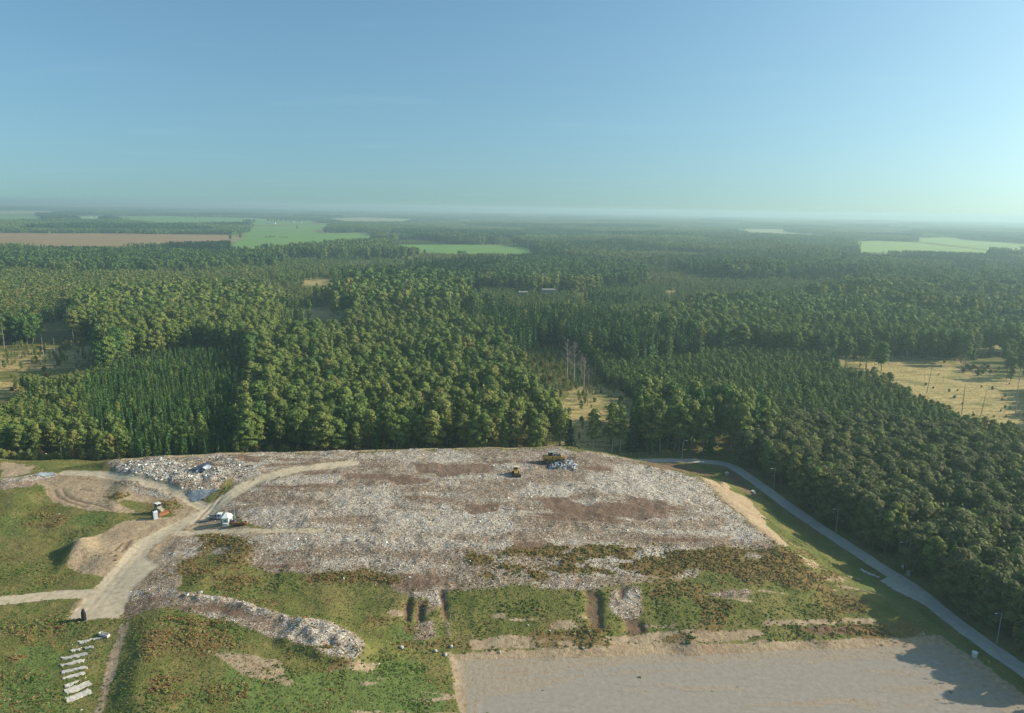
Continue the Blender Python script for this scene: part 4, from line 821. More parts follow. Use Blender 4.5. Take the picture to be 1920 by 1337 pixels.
# single trees one can pick out
tree_at(380,858,771,'birch',.62,'tall slim column-shaped tree before the dark gap beside the plantation',wide=.9,var=0)
tree_at(343,858,783,'young',.50,'bright leafy bushy tree next to the column-shaped tree',wide=1.25,var=1)
tree_at(433,856,812,'sapling',.9,'small rusty-brown young conifer at the edge of the dark gap',wide=1.1,name='spruce_tree')
tree_at(470,850,770,'broadleaf',.84,'yellow-olive tree at the near corner of the big broadleaf wood',var=2)
tree_at(117,870,838,'sapling',1.0,'little yellow-green cone-shaped tree in the shrub row',wide=.8,name='spruce_tree')
tree_at(1068,852,788,'spruce',.12,'dark bushy spruce standing alone before the middle yellow clearing',wide=1.9,var=1)
tree_at(1050,850,758,'birch',.58,'thin birch at the near edge of the middle yellow clearing',var=2)
tree_at(658,600,542,'tall',.95,'rust-crowned tall tree on a bare pale stem in the small clearing',wide=1.0,var=1)
for i, (u, vb, vt, k, tn, s) in enumerate(((1112,850,762,'birch',.60,'slender birch before the middle clearing, nearest the dark spruce'),(1147,849,752,'birch',.66,'full-crowned birch where the middle clearing meets the fence'),(1163,848,756,'birch',.55,'birch with drooping crown behind the fence posts'),(1182,847,760,'spruce',.2,'dark spruce squeezed between the birches behind the fence'),(1212,847,752,'birch',.58,'tall white-stemmed birch behind the fence'),(1226,847,760,'birch',.66,'leaning white-stemmed birch behind the fence'),(1250,848,758,'tall',.5,'dense tree behind the fence past the leaning birch'),(1272,850,755,'broadleaf',.52,'dark bushy tree behind the lamp post at the bend'),(1296,850,752,'tall',.58,'light olive tree behind the road bend'),(1318,852,758,'birch',.62,'birch beside the grassy gap at the road bend'),(1382,852,770,'broadleaf',.6,'tree closing the grassy gap at the road bend'),(1345,838,760,'birch',.55,'birch standing back inside the grassy gap'))):
    tree_at(u,vb,vt,k,tn,s,var=i,wide=1.15,lean=(.14 if 'leaning' in s else 0))
for i, (u, vb, vt, s) in enumerate(((1062,716,634,'bare grey tree with a broad twiggy crown at the head of the middle clearing'),(1076,722,640,'bare tree with a thin yellowish crown beside the broad twiggy one'),(1090,706,662,'grey leafless tree with a fan of twigs above the middle clearing'),(1094,738,668,'tall grey leafless stem below the fan-shaped bare tree'),(978,690,648,'reddish leafless tree at the upper corner of the brushy strip'))): bare_at(u,vb,vt,DRYWOOD,i,s,'bare_tree',wide=1.35)
for i, (u, vb, vt, s) in enumerate(((1102,760,690,'thin dead trunk in the middle clearing, first of three'),(1108,752,696,'thin dead trunk in the middle clearing, second of three'),(1115,720,676,'thin dead trunk close under the young wood by the middle clearing'),(1157,744,716,'short pale dead trunk at the corner of the middle clearing'),(1194,758,738,'short pale snag among the young trees beside the middle clearing'),(1099,820,770,'dark leafless stem near the bottom of the middle clearing'))): bare_at(u,vb,vt,POLE,i,s,'dead_tree')
for i, (u, vb, vt, m, s) in enumerate(((1737,738,677,0,'tall leaning dead trunk in the centre of the yellow clearing'),(1769,716,700,0,'short dead stem behind the leaning trunk in the yellow clearing'),(1734,716,698,0,'short thin snag beside the leaning trunk in the yellow clearing'),(1803,776,716,1,'ragged dead spruce in the yellow clearing, with most branches left'),(1838,782,730,1,'ragged dead spruce near the lower edge of the yellow clearing'),(1880,748,734,0,'short snag near the upper edge of the yellow clearing'),(1904,778,700,0,'dark dead trunk near the picture edge of the yellow clearing'),(1917,786,748,0,'shorter dark trunk next to the picture edge'))): bare_at(u,vb,vt,DEADSPR if m else POLE,i,s,'dead_spruce' if m else 'dead_tree',lean=.08,wide=1.1)
for i, (u, vb, vt, s) in enumerate(((8,656,604,'white bare trunk at the picture edge by the felled strip'),(130,640,576,'tall pale bare trunk at the corner of the old stand'),(82,668,627,'thin grey stem in the felled strip'),(104,670,630,'thin grey stem just before the old stand'),(141,676,616,'leaning pale trunk before the old stand'),(147,682,645,'short white snag before the old stand'),(155,676,657,'short thin snag behind the white one'),(37,684,667,'short white stump low in the felled strip'),(202,650,598,'white stem against the dark front of the old stand'))): bare_at(u,vb,vt,POLE,i,s,'dead_tree',lean=(-.1 if 'leaning' in s else .01),wide=1.5)
for i, (u, vb, vt, w_, s) in enumerate(((432,452,439,1.1,'round lone tree at the corner of the ploughed field'),(451,449,436,1.1,'second lone tree between ploughed field and green field'),(557,431,423,1,'small lone tree beside the farm track'),(123,408.5,405,1.2,'tiny lone tree on the far meadow'),(367,411,405.5,1.2,'lone tree standing in the far green field'))): tree_at(u,vb,vt,'broadleaf',.25,s,wide=w_,var=i)
cop = []
for i, (u0, u1, v, h, n, s) in enumerate(((96,141,411.5,10,14,'dark tree of the square copse on the far meadow'),(195,212,412,7.5,6,'dark tree of the small clump in the far meadow'),(215,240,412.5,6,7,'low tree of the loose row in the far meadow'),(497,516,446.5,5,6,'brown-green bush in the clump on the green field'),(524,540,446.5,4,5,'low bush in the short row on the green field'),(456,478,419,9,7,'tree of the clump at the end of the far green field'),(500,610,417,8,24,'tree of the farmstead grove beyond the green fields'),(1716,1728,454,5,3,'small tree at the edge of the bright far field'))):
    for j in range(n): tree_at(u0 + (u1 - u0) * (j + .5) / n + rng.uniform(-1, 1), v + rng.uniform(-1.2, .6), v - h * rng.uniform(.7, 1), 'broadleaf', .1 + .3 * rng.uniform(), s, group=s, wide=1.4)
# shrub row behind the sandy bank and at the foot of the wood
for i in range(64):
    u = -10 + 245 * (i + rng.uniform(-.3, .3)) / 40 if i < 40 else 400 + 640 * (i - 40) / 24; vb = 868 - 4 * rng.uniform() if i < 40 else 858 - .012 * (u - 400)
    tree_at(u, vb, vb - rng.uniform(12, 26) if i < 40 else vb - rng.uniform(14, 26), 'shrub', .62 + .33 * rng.uniform(), 'yellow-olive shrub in the row behind the sandy bank' if i < 40 else 'low shrub at the foot of the wood behind the waste mound', 'shrub', 'shrub', 'shrubs behind the sandy bank' if i < 40 else 'shrubs at the foot of the wood', wide=1.0)
for i in range(190):   # brush on the felled strips
    q = [(985,1050,670,735),(1240,1400,543,549),(20,110,690,735),(1800,1900,690,704),(60,190,640,690),(525,680,580,600)][i % 6] if i < 90 else [(1000,1060,690,745),(990,1045,675,715),(1055,1190,735,830)][i % 3] if i < 140 else (1600,1920,675,790)
    u, v = rng.uniform(q[0], q[1]), rng.uniform(q[2], q[3]); tree_at(u, v, v - rng.uniform(3, 10) * (1 if v > 620 else .5) * (1 if i < 140 else .6), 'shrub', .5 + .5 * rng.uniform(), 'low brushy shrub regrowing on felled ground', 'shrub', 'shrub', 'brush regrowing on the felled strips', wide=1.1)

# ------------------------------------------------------------------ weeds and litter on the site
def tuft(name, seed, n, r, size, asp, up):
    rg = np.random.default_rng(seed); c = rg.normal(0, 1, (n, 3)); c /= np.linalg.norm(c, axis=1)[:, None]; c *= rg.uniform(.45, 1, (n, 1)) ** .6; nn = c + np.array([0, 0, up]); c = c * r; c[:, 2] = np.abs(c[:, 2]) * .95 + .03
    return crown_mesh(name, [leaves(c, nn, size, rg, asp, .4)], WEED, rg)
TUFT = [tuft('leafy_tuft', 700 + i, 26, .5, .17, 1, .5) for i in range(3)] + [tuft('grass_tuft', 710 + i, 22, .42, .13, 1.9, .15) for i in range(2)]
n = 300000; x = rng.uniform(GX0, GX1, n); y = rng.uniform(GY0, GY1 - 20, n); z = hgt(x, y); U_, V_ = pix(x, y, z); q = {k: zval(k, x, y) for k in zn}
roadd = segdist(x, y, RW); inpad = inpoly(U_, V_, [(845,1226),(1300,1208),(1760,1197),(1990,1380),(860,1380)])
dens = (.55 + .35 * sstep(.35, .7, fbm(x / 9, y / 9, 15))) * (1 - q['trash']) * (1 - np.clip(q['soil'] * 1.1, 0, 1)) + q['rust'] * .42 * (1 - .5 * q['trash']) + .25 * q['bright'] * (1 - q['trash'])
dens += .16 * q['trash'] * sstep(1040, 1075, V_) * sstep(.42, .6, fbm(x / 6, y / 3, 14)); dens += (.05 * q['trash'] + .10 * q['soil']) * sstep(.55, .7, fbm(x / 5, y / 5, 16)); dens *= (1 - np.clip(q['road'] * 1.2, 0, 1)) * (1 - .9 * q['brown']) * np.where(roadd < 3.4, 0, 1) * np.where(inpad & (q['rust'] < .2), .03, 1) * np.where(roadd < 12, .35, 1)
m = (rng.uniform(0, 1, n) < dens) & (U_ > -150) & (U_ < 2070) & (V_ < 1480) & ~inpoly(x, y, [(RW[0][0], RW[0][1] - 2)] + [(a + 3, b_ + 1.5) for a, b_ in RW] + [(200, 60), (400, 300)]) | False
x, y, z = x[m], y[m], z[m]; q = {k: q[k][m] for k in q}; n = len(x); print('weeds', n)
big = fbm(x / 6, y / 6, 19, 3); mown = segdist(x, y, RW) < 22
sz = rng.uniform(.26, .58, n) * (1 + .7 * np.clip(q['rust'], 0, 1) + .7 * sstep(.5, .7, big)) * np.where(mown, .6, 1)
tint = np.clip(.30 + .42 * (fbm(x / 11, y / 11, 23, 4) - .45) * 2.2 + .1 * rng.normal(0, 1, n) - .22 * q['bright'] + .02, .02, .66); tint = np.where(rng.uniform(0, 1, n) < q['rust'] * 1.1, rng.uniform(.42, .84, n), tint); tint = np.where((q['trash'] > .4) & (rng.uniform(0, 1, n) < .55), rng.uniform(.6, .9, n), tint); tint = np.where(rng.uniform(0, 1, n) < .06, .98, tint)
scatter('weeds', np.stack([x, y, z - .04], 1), np.stack([rng.normal(0, .15, n), rng.normal(0, .15, n), rng.uniform(0, 6.28, n)], 1), np.stack([sz, sz, sz * rng.uniform(.28, .62, n) * (1 + .2 * q['rust'])], 1), rng.integers(0, 5, n), tint, TUFT, kind='stuff', label='grass and tall weeds covering the banks round the mound', category='weeds')
LM, nt, b, o = mat('litter_scraps'); lv = N(nt, 'ShaderNodeAttribute', attribute_name='leaf')
L(nt, ramp(nt, lv.outputs['Fac'], [(0, (.035, .03, .028)), (.14, (.11, .08, .06)), (.30, (.24, .18, .135)), (.44, (.40, .34, .27)), (.56, (.56, .53, .47)), (.70, (.70, .69, .65)), (.84, (.50, .60, .66)), (.905, (.10, .20, .42)), (.93, (.45, .06, .04)), (.955, (.62, .50, .16)), (.975, (.16, .30, .16))], 'CONSTANT'), b.inputs['Base Color']); b.inputs['Roughness'].default_value = .55
def litter(name, x, y, size, val, rg, lift=.0, **props):
    z = hgt(x, y) + lift; c = np.stack([x, y, z + size * .2], 1); k = len(x); nn = np.tile([0.25, -.15, 1.0], (k, 1)); v = leaves(c, nn, size, rg, .75, .55)
    me = mesh_np(name, v, quads(k), [LM]); attr(me, 'leaf', 'FLOAT', np.repeat(val, 4)); return link(name, me, **props)
n = 520000; x = rng.uniform(GX0, GX1, n); y = rng.uniform(GY0, GY1 - 20, n); q = {k: zval(k, x, y) for k in zn}; cl_ = sstep(.40, .68, fbm(x / 3.5, y / 2.5, 33, 3))
dens = q['trash'] * (.16 + .62 * q['white'] + .20 * cl_) * (1 - .8 * q['brown']) * (1 - .85 * q['road']) * (1 - .7 * q['rust']) + .004 + .03 * sstep(.62, .75, fbm(x / 6, y / 6, 29)) * (1 - q['road'])
dens *= np.where(segdist(x, y, RW) < 20, .03, 1); U_, V_ = pix(x, y, 4); dens *= np.where(inpoly(U_, V_, [(845,1222),(1300,1205),(1760,1197),(1990,1380),(860,1380)]), .06, 1)
m = (rng.uniform(0, 1, n) < dens) & (U_ > -100) & (U_ < 2000) & ~((x > RW[9][0]) & (y < 250) & (x > 60) & (segdist(x, y, RW) > 3) & (x - 60 > (250 - y) * .02) & (y > 200)); x, y = x[m], y[m]; wq = zval('white', x, y); tq = zval('trash', x, y); k = len(x); print('litter', k)
val = np.clip(rng.uniform(0, 1, k) * .60 + .0 + .42 * wq * rng.uniform(0, 1, k), 0, .82); val = np.where(rng.uniform(0, 1, k) < .05, rng.uniform(.86, 1, k), val); val = np.where(tq < .3, rng.uniform(.5, .8, k), val)
nq = zval('newp', x, y); val = np.where((nq > .5) & (rng.uniform(0, 1, k) < .45), rng.choice([.02, .05, .10, .60, .72, .75, .87], k), val)
litter('litter', x, y, np.where(tq < .3, .10, .105) * (1 + .9 * nq) * rng.uniform(.6, 1, k) * (1 + 2.6 * rng.uniform(0, 1, k) ** 12), val, rng, kind='stuff', label='scraps of rubbish strewn over the waste mound', category='litter')
# ------------------------------------------------------------------ materials of the made things
PW = simple('white_paint', (.74, .75, .73), .45); PMINT = simple('pale_mint_panel', (.62, .72, .66), .5); PG = simple('grey_paint', (.30, .31, .31), .5); PDK = simple('dark_steel', (.03, .03, .032), .55)
PY_ = simple('worn_yellow_paint', (.55, .32, .055), .5, 0, .16, 1.5, (.17, .095, .035)); PRUST = simple('rusty_orange_steel', (.25, .092, .030), .75, 0, .2, 2, (.13, .05, .025)); PRED = simple('faded_red_paint', (.24, .040, .028), .6, 0, .15, 2, (.12, .03, .02)); PBLUE = simple('blue_plastic', (.03, .09, .33), .4)
GLASS = simple('dark_glass', (.012, .018, .022), .12); GALV = simple('galvanised_steel', (.42, .44, .45), .45, .5); CONC = simple('weathered_concrete', (.46, .44, .40), .9, 0, .12, 1.2); LTC = simple('pale_concrete', (.62, .60, .55), .9, 0, .1, 1); BLACKP = simple('black_plastic', (.016, .016, .018), .45); WOOD = simple('grey_wood', (.27, .24, .20), .85); TRK = simple('muddy_track_steel', (.075, .055, .042), .8); CREAM = simple('cream_roof', (.66, .58, .40), .6); LAMPG = simple('lamp_head_white', (.78, .80, .80), .35); ROOF = simple('fibre_cement_roof', (.30, .29, .28), .9); ROOFR = simple('red_brown_roof', (.22, .10, .07), .9); WALLW = simple('whitewashed_wall', (.72, .71, .67), .9); BRICKG = simple('grey_block_wall', (.32, .30, .28), .9, 0, .1, .6)
def wheel(mb, c, r, w_, n=16): mb.tube([(c[0], c[1] - w_ / 2, c[2]), (c[0], c[1] + w_ / 2, c[2])], r, n)
# ---- portable toilet
p = ground_at(292, 972.5); t = thing('portable_toilet', 'white portable toilet cabin standing beside the dirt track junction', 'toilet', p, R(35))
mb = MB(); mb.box((0, 0, .08), (1.22, 1.22, .16)); mb.box((0, 0, 1.15), (1.14, 1.14, 2.0)); [mb.box((sx * .56, sy * .56, 1.15), (.09, .09, 2.0)) for sx in (-1, 1) for sy in (-1, 1)]; mb.build('body', PW, t, .02)
MB().box((0, 0, 2.2), (1.26, 1.26, .12)).box((0, 0, 2.30), (1.1, 1.1, .14), taper=.55).build('roof', PW, t, .02)
dr = MB().box((0, -.59, 1.15), (.82, .03, 1.85)).build('door', simple('shade_blue_door', (.50, .58, .64), .5), t); MB().box((.30, -.62, 1.1), (.05, .05, .18)).build('handle', PDK, dr)  # bluish shade of the cabin face is put into the door colour
MB().tube([(.42, .42, 2.2), (.42, .42, 2.75)], .05).build('vent_pipe', PG, t)
# ---- tracked bulldozer with rusty blade
def dozer(loc, rz, label, body, blade, s=1.0, roofm=PG, cabm=PG, blade_on=True):
    t = thing('bulldozer', label, 'bulldozer', loc, rz, None, (s, s, s))
    mb = MB(); mb.prism([(-1.9, .7), (1.75, .7), (1.75, 1.55), (.55, 1.75), (-.2, 1.75), (-1.9, 1.5)], -.62, .62); mb.box((-1.5, 0, 1.6), (.7, 1.5, .5)); mb.tube([(1.1, .25, 1.6), (1.1, .25, 2.4)], .07); mb.build('hull', body, t, .04)
    for sy in (-1, 1):
        tr = MB(); prof = [(-1.9, .1), (-2.25, .35), (-2.2, .75), (-1.8, 1.0), (1.4, .95), (1.75, .65), (1.7, .3), (1.4, .05)]; y0 = sy * .7; tr.prism(prof, y0, y0 + sy * .5); 
        for k in range(15): tr.box((-1.75 + k * .235, y0 + sy * .25, .035), (.06, .54, .10)); tr.box((-1.7 + k * .225, y0 + sy * .25, 1.0), (.06, .54, .08))
        to = tr.build('track', TRK, t); wh = MB(); wheel(wh, (-1.55, y0 + sy * .5, .52), .36, .06); wheel(wh, (1.25, y0 + sy * .5, .5), .36, .06); [wheel(wh, (-.8 + .55 * k, y0 + sy * .5, .26), .17, .06) for k in range(4)]; wh.build('wheels', PDK, to)
    cb = MB(); cb.box((-.55, 0, 1.95), (1.35, 1.3, .5)); [cb.box((-.55 + sx * .62, sy * .6, 2.5), (.09, .09, 1.1)) for sx in (-1, 1) for sy in (-1, 1)]; cb.box((-.55, .6, 2.5), (.08, .08, 1.1)); cb.box((-.55, -.6, 2.5), (.08, .08, 1.1)); co = cb.build('cab', cabm, t, .02)
    MB().box((-.55, 0, 2.5), (1.18, 1.16, .98)).build('window', GLASS, co); MB().box((-.55, 0, 3.09), (1.6, 1.55, .12)).build('roof', roofm, co, .03)
    if blade_on:
        bl = MB(); bl.prism([(2.55, .08), (2.42, .45), (2.40, .85), (2.55, 1.25), (2.63, 1.25), (2.50, .85), (2.52, .45), (2.68, .05)], -1.65, 1.65); bl.box((2.5, 1.66, .65), (.3, .05, 1.2)); bl.box((2.5, -1.66, .65), (.3, .05, 1.2)); bo = bl.build('blade', blade, t)
        arm = MB(); [arm.tube([(-.2, sy * 1.3, .55), (2.4, sy * 1.3, .4)], .09) for sy in (-1, 1)]; [arm.tube([(1.5, sy * .45, 1.35), (2.42, sy * .5, .95)], .06) for sy in (-1, 1)]; arm.build('push_arm', TRK, bo)
    return t
p = ground_at(299, 962); dozer(p, R(-32), 'grey-cabbed bulldozer with a rusty orange blade parked in weeds at the junction', simple('faded_beige_paint', (.50, .42, .28), .6, 0, .18, 2, (.14, .10, .07)), PRUST, 1.0, PW)
p = ground_at(967, 891); dozer(p, R(-86), 'small yellow-roofed tracked bulldozer working on the waste plateau', PY_, TRK, .92, CREAM, PY_)
# ---- landfill compactor
p = ground_at(1036, 867); t = thing('landfill_compactor', 'big yellow steel-wheeled compactor at the blue and white tipping pile', 'compactor', p, R(6), None, (1.02, 1.02, 1.02))
MB().prism([(-3.3, 1.0), (-.5, 1.0), (-.5, 2.2), (-1.0, 2.55), (-3.1, 2.45), (-3.3, 2.1)], -1.1, 1.1).box((-3.2, 0, 1.5), (.3, 2.3, .8)).build('rear_body', PY_, t, .05)
MB().prism([(-.2, 1.0), (3.4, 1.0), (3.4, 2.0), (2.9, 2.5), (.2, 2.55), (-.2, 2.2)], -1.1, 1.1).box((-.35, 0, 1.3), (.5, .7, .5)).build('front_body', PY_, t, .05)
MB().box((1.6, 0, 2.62), (2.4, 1.9, .16)).tube([(2.5, .5, 2.6), (2.5, .5, 3.3)], .09).box((2.2, -.4, 2.75), (.8, .6, .14)).build('engine_hood', PDK, t, .02)
cb = MB(); cb.box((-.75, 0, 2.75), (1.5, 1.6, .4)); [cb.box((-.75 + sx * .7, sy * .75, 3.3), (.1, .1, 1.0)) for sx in (-1, 1) for sy in (-1, 1)]; co = cb.build('cab', PDK, t, .02); MB().box((-.75, 0, 3.25), (1.36, 1.42, .85)).build('window', GLASS, co); MB().box((-.75, 0, 3.8), (1.75, 1.8, .12)).build('roof', PG, co, .02)
for sx in (-2.0, 2.0):
    for sy in (-1, 1):
        wmb = MB(); wheel(wmb, (sx, sy * 1.55, .85), .78, .95, 20)
        for k in range(12):
            a = k * math.pi / 6
            for j in (-.3, 0, .3): wmb.box((sx + .82 * math.cos(a), sy * 1.55 + j, .85 + .82 * math.sin(a)), (.2, .14, .14), ry=-a)
        wo = wmb.build('wheel', TRK, t); MB().tube([(sx, sy * 2.03, .85), (sx, sy * 2.06, .85)], .3, 12).build('hub', PY_, wo)
bl = MB().prism([(4.2, .3), (4.05, .9), (4.15, 1.7), (4.25, 1.7), (4.17, .9), (4.32, .3)], -1.9, 1.9); [bl.tube([(2.6, sy * .8, 1.1), (4.1, sy * .9, .8)], .1) for sy in (-1, 1)]; bl.build('blade', PY_, t)
MB().tube([(-.1, -1.0, 2.2), (-.1, -1.0, 4.3)], .035).build('antenna', LAMPG, t)
# ---- guard hut with six-sided roof
def ngon(n, r, z, a0=0): return [(r * math.cos(a0 + 2 * math.pi * k / n), r * math.sin(a0 + 2 * math.pi * k / n), z) for k in range(n)]
def shell(n, r0, z0, r1, z1, a0=0):
    mb = MB(); v = ngon(n, r0, z0, a0) + ngon(n, r1, z1, a0); mb.add(v, [tuple(range(n))[::-1], tuple(range(n, 2 * n))] + [(k, (k + 1) % n, n + (k + 1) % n, n + k) for k in range(n)]); return mb
p = ground_at(422, 985.5); t = thing('guard_hut', 'white six-sided hut with a pyramid roof where the track meets the waste', 'hut', (p[0], p[1] + 1.3, p[2]), R(8))
hut = shell(6, 1.72, .0, 1.72, 2.35); [hut.box((1.70 * math.cos(k * math.pi / 3), 1.70 * math.sin(k * math.pi / 3), 1.2), (.12, .12, 2.4), rz=k * math.pi / 3) for k in range(6)]; hut.build('wall', PMINT, t)
rf = shell(6, 2.02, 2.42, .45, 3.35); rf.build('roof', PW, t); MB().add(ngon(6, 2.0, 2.34) + ngon(6, 2.0, 2.41), [tuple(range(6))[::-1], tuple(range(6, 12))] + [(k, (k + 1) % 6, 6 + (k + 1) % 6, 6 + k) for k in range(6)]).build('eave_shadow', PDK, t)  # thin dark disc under the roof stands for the shadow below its edge
for k in (3, 4, 5):
    a = math.pi / 6 + k * math.pi / 3; c = (1.50 * math.cos(a), 1.50 * math.sin(a))
    if k == 3: d_o = MB().box((c[0], c[1], 1.05), (.06, .95, 2.0), rz=a).build('door', PG, t); MB().box((c[0] * 1.025, c[1] * 1.025, 1.25), (.04, .5, .95), rz=a).build('pane', GLASS, d_o)
    else: fo = MB().box((c[0], c[1], 1.5), (.06, 1.05, .9), rz=a).build('window', PW, t); MB().box((c[0] * 1.02, c[1] * 1.02, 1.5), (.04, .85, .7), rz=a).build('pane', simple('reflecting_glass', (.16, .22, .25), .15), fo)
q = ground_at(424.5, 985.5); t = thing('storage_cabinet', 'low white cabinet standing against the front of the hut', 'cabinet', (q[0] + .1, q[1] - .85, q[2]), R(8)); MB().box((0, 0, .55), (1.15, .6, 1.1)).build('case', PW, t, .02); [MB().box((sx * .28, -.31, .58), (.5, .03, .9)).build('door', LTC, t) for sx in (-1, 1)]
# ---- mast, flatbed truck, pole on the ground, skip, barrel, red tank
q = Vector((p[0] + 1.3, p[1] + 4.0, 0)); q.z = float(hgt(q.x, q.y)); h = height_to(q.x, q.y, 941, q.z); t = thing('lamp_mast', 'plain grey mast rising behind the hut on the waste', 'mast', q); MB().tube([(0, 0, 0), (0, 0, h * .5), (.02, 0, h)], [.11, .09, .07], 10).build('pole', GALV, t); MB().box((0, 0, .1), (.4, .4, .2)).build('base', CONC, t); MB().box((.02, 0, h + .05), (.3, .18, .12)).build('lamp_head', LAMPG, t)
q = ground_at(403, 976); t = thing('flatbed_truck', 'small white-cabbed flatbed truck parked behind the hut', 'truck', (q[0], q[1] + .6, q[2]), R(4), None, (.92, .92, .92))
cb = MB(); cb.prism([(.55, .55), (2.35, .55), (2.4, 1.25), (2.1, 2.15), (.6, 2.2), (.55, 1.2)], -.85, .85); co = cb.build('cab', PW, t, .05); [MB().box((1.25, sy * .86, 1.65), (.75, .03, .6)).build('side_window', GLASS, co) for sy in (-1, 1)]; MB().box((2.28, 0, 1.68), (.05, 1.4, .75), ry=R(-17)).build('windscreen', GLASS, co)
bd = MB().box((-1.0, 0, .85), (2.95, 1.8, .12)); [bd.box((-1.0, sy * .9, 1.05), (2.95, .05, .32)) for sy in (-1, 1)]; bd.box((-2.46, 0, 1.05), (.05, 1.8, .32)); bd.build('bed', PG, t); MB().box((.42, 0, 1.45), (.08, 1.75, 1.1)).build('headboard', PDK, t); MB().box((-.2, 0, .55), (4.4, .7, .2)).build('chassis', PDK, t)
for sx in (-1.5, 1.6):
    for sy in (-.8, .8): wm = MB(); wheel(wm, (sx, sy, .38), .38, .26); wo = wm.build('wheel', BLACKP, t); wm = MB(); wheel(wm, (sx, sy * 1.17, .38), .2, .02); wm.build('rim', PG, wo)
[MB().box((2.41, sy * .6, .85), (.05, .3, .2)).build('headlight', LAMPG, t) for sy in (-1, 1)]
q0, q1 = ground_at(381, 977.5), ground_at(404, 977.5); c_ = (q0 + q1) / 2; t = thing('pole', 'long pale pole lying on the ground beside the hut', 'pole', c_, math.atan2(q1.y - q0.y, q1.x - q0.x)); ln = (q1 - q0).length / 2; sl_ = (q1.z - q0.z) / (2 * ln); MB().tube([(-ln, 0, .16 - sl_ * ln), (0, 0, .22), (ln, 0, .16 + sl_ * ln)], .11, 8).build('shaft', LTC, t)
q = ground_at(448, 986); t = thing('red_trailer', 'low rust-red open trailer loaded with weeds and scrap beside the hut', 'trailer', (q[0], q[1] + .5, q[2]), R(3)); tr = MB().box((0, 0, .45), (3.9, 1.5, .12)); [tr.box((0, sy * .75, .68), (3.9, .06, .36)) for sy in (-1, 1)]; [tr.box((sx * 1.95, 0, .68), (.06, 1.5, .36)) for sx in (-1, 1)]; tr.box((-2.4, 0, .42), (1.0, .12, .1)); tr.build('tray', PRED, t)
for sy in (-.8, .8): wm = MB(); wheel(wm, (.3, sy, .33), .33, .2); wm.build('wheel', BLACKP, t)
rg_ = np.random.default_rng(3); cc = rg_.uniform(-1, 1, (160, 3)) * [1.7, .6, .16] + [0, 0, .86]; me = crown_mesh('load', [leaves(cc, np.tile([0., 0, 1], (160, 1)), .14, rg_)], WEED, rg_); o_ = link('load', me, t); o_['tint'] = .45
q = ground_at(440, 981); t = thing('barrel', 'blue plastic barrel between the hut and the red trailer', 'barrel', q, 0); MB().tube([(0, 0, 0), (0, 0, .12), (0, 0, .8), (0, 0, .98)], [.32, .37, .37, .30], 14).build('drum', PBLUE, t, .0, True); MB().tube([(0, 0, .3), (0, 0, .34)], .385, 14).tube([(0, 0, .64), (0, 0, .68)], .385, 14).build('hoop', PBLUE, t)
q = ground_at(434.6, 982); t = thing('fuel_tank', 'small dark red tank standing right against the hut', 'tank', q, R(4)); MB().box((0, 0, .62), (.62, .6, 1.0)).build('tank_body', PRED, t, .05); [MB().box((sx * .24, 0, .06), (.08, .5, .12)).build('foot', PDK, t) for sx in (-1, 1)]; MB().box((.12, -.31, .65), (.12, .03, .75)).build('gauge', LAMPG, t)
# ---- drainage riser, concrete box, mats on the grass
q = ground_at(157.5, 1163); h = height_to(q.x, q.y, 1142, q.z); t = thing('drainage_riser', 'black upright drainage shaft at the edge of the pale turning area', 'shaft', q, .3); MB().tube([(0, 0, -.2), (0, 0, h * .74), (0, 0, h * .78)], [.52, .50, .40], 18).build('shaft', BLACKP, t); MB().tube([(0, 0, h * .78), (0, 0, h * .95), (0, 0, h)], [.30, .30, .24], 14).tube([(0, 0, h * .86), (0, 0, h * .89)], .36, 14).build('neck', BLACKP, t); MB().tube([(.62, -.1, 0), (.62, -.1, h * .7), (.45, -.05, h * .76)], .09, 8).build('side_pipe', PG, t)
q = ground_at(147, 1164); t = thing('black_ring', 'black ring lying flat beside the drainage shaft', 'scrap', q); tm = bpy.data.meshes.new('black_ring_mesh'); bm = bmesh.new(); bmesh.ops.create_cone(bm, cap_ends=False, segments=20, radius1=.62, radius2=.62, depth=.3); bm.to_mesh(tm); bm.free(); pr = [(.62, -.13), (.62, .13), (.5, .17), (.34, .14), (.34, -.14), (.5, -.17)]; n = 20; tm = bpy.data.meshes.new('black_ring_mesh'); tm.from_pydata([(r_0 * math.cos(2 * math.pi * k / n), r_0 * math.sin(2 * math.pi * k / n), .18 + z_) for k in range(n) for r_0, z_ in pr], [], [(k * 6 + j, k * 6 + (j + 1) % 6, ((k + 1) % n) * 6 + (j + 1) % 6, ((k + 1) % n) * 6 + j) for k in range(n) for j in range(6)]); tm.materials.append(BLACKP); link('ring', tm, t)  # flat black ring just left of the shaft
q0, q1 = ground_at(187.5, 1190), ground_at(204, 1195.5); c_ = (q0 + q1) / 2; t = thing('concrete_trough', 'pale concrete box lying on the grass above the striped mats', 'concrete box', c_, math.atan2(q1.y - q0.y, q1.x - q0.x)); ln = (q1 - q0).length; tr = MB().box((0, 0, .1), (ln, .8, .2)); [tr.box((0, sy * .36, .42), (ln, .08, .5)) for sy in (-1, 1)]; [tr.box((sx * (ln / 2 - .05), 0, .42), (.1, .64, .5)) for sx in (-1, 1)]; tr.build('trough', LTC, t)
MATM, nt, b, o = mat('pale_geotextile'); g_ = N(nt, 'ShaderNodeNewGeometry'); L(nt, ramp(nt, noise(nt, 1.6, 5, g_.outputs['Position']), [(.3, (.34, .30, .25)), (.5, (.54, .50, .43)), (.7, (.64, .60, .53))]), b.inputs['Base Color']); b.inputs['Roughness'].default_value = .9
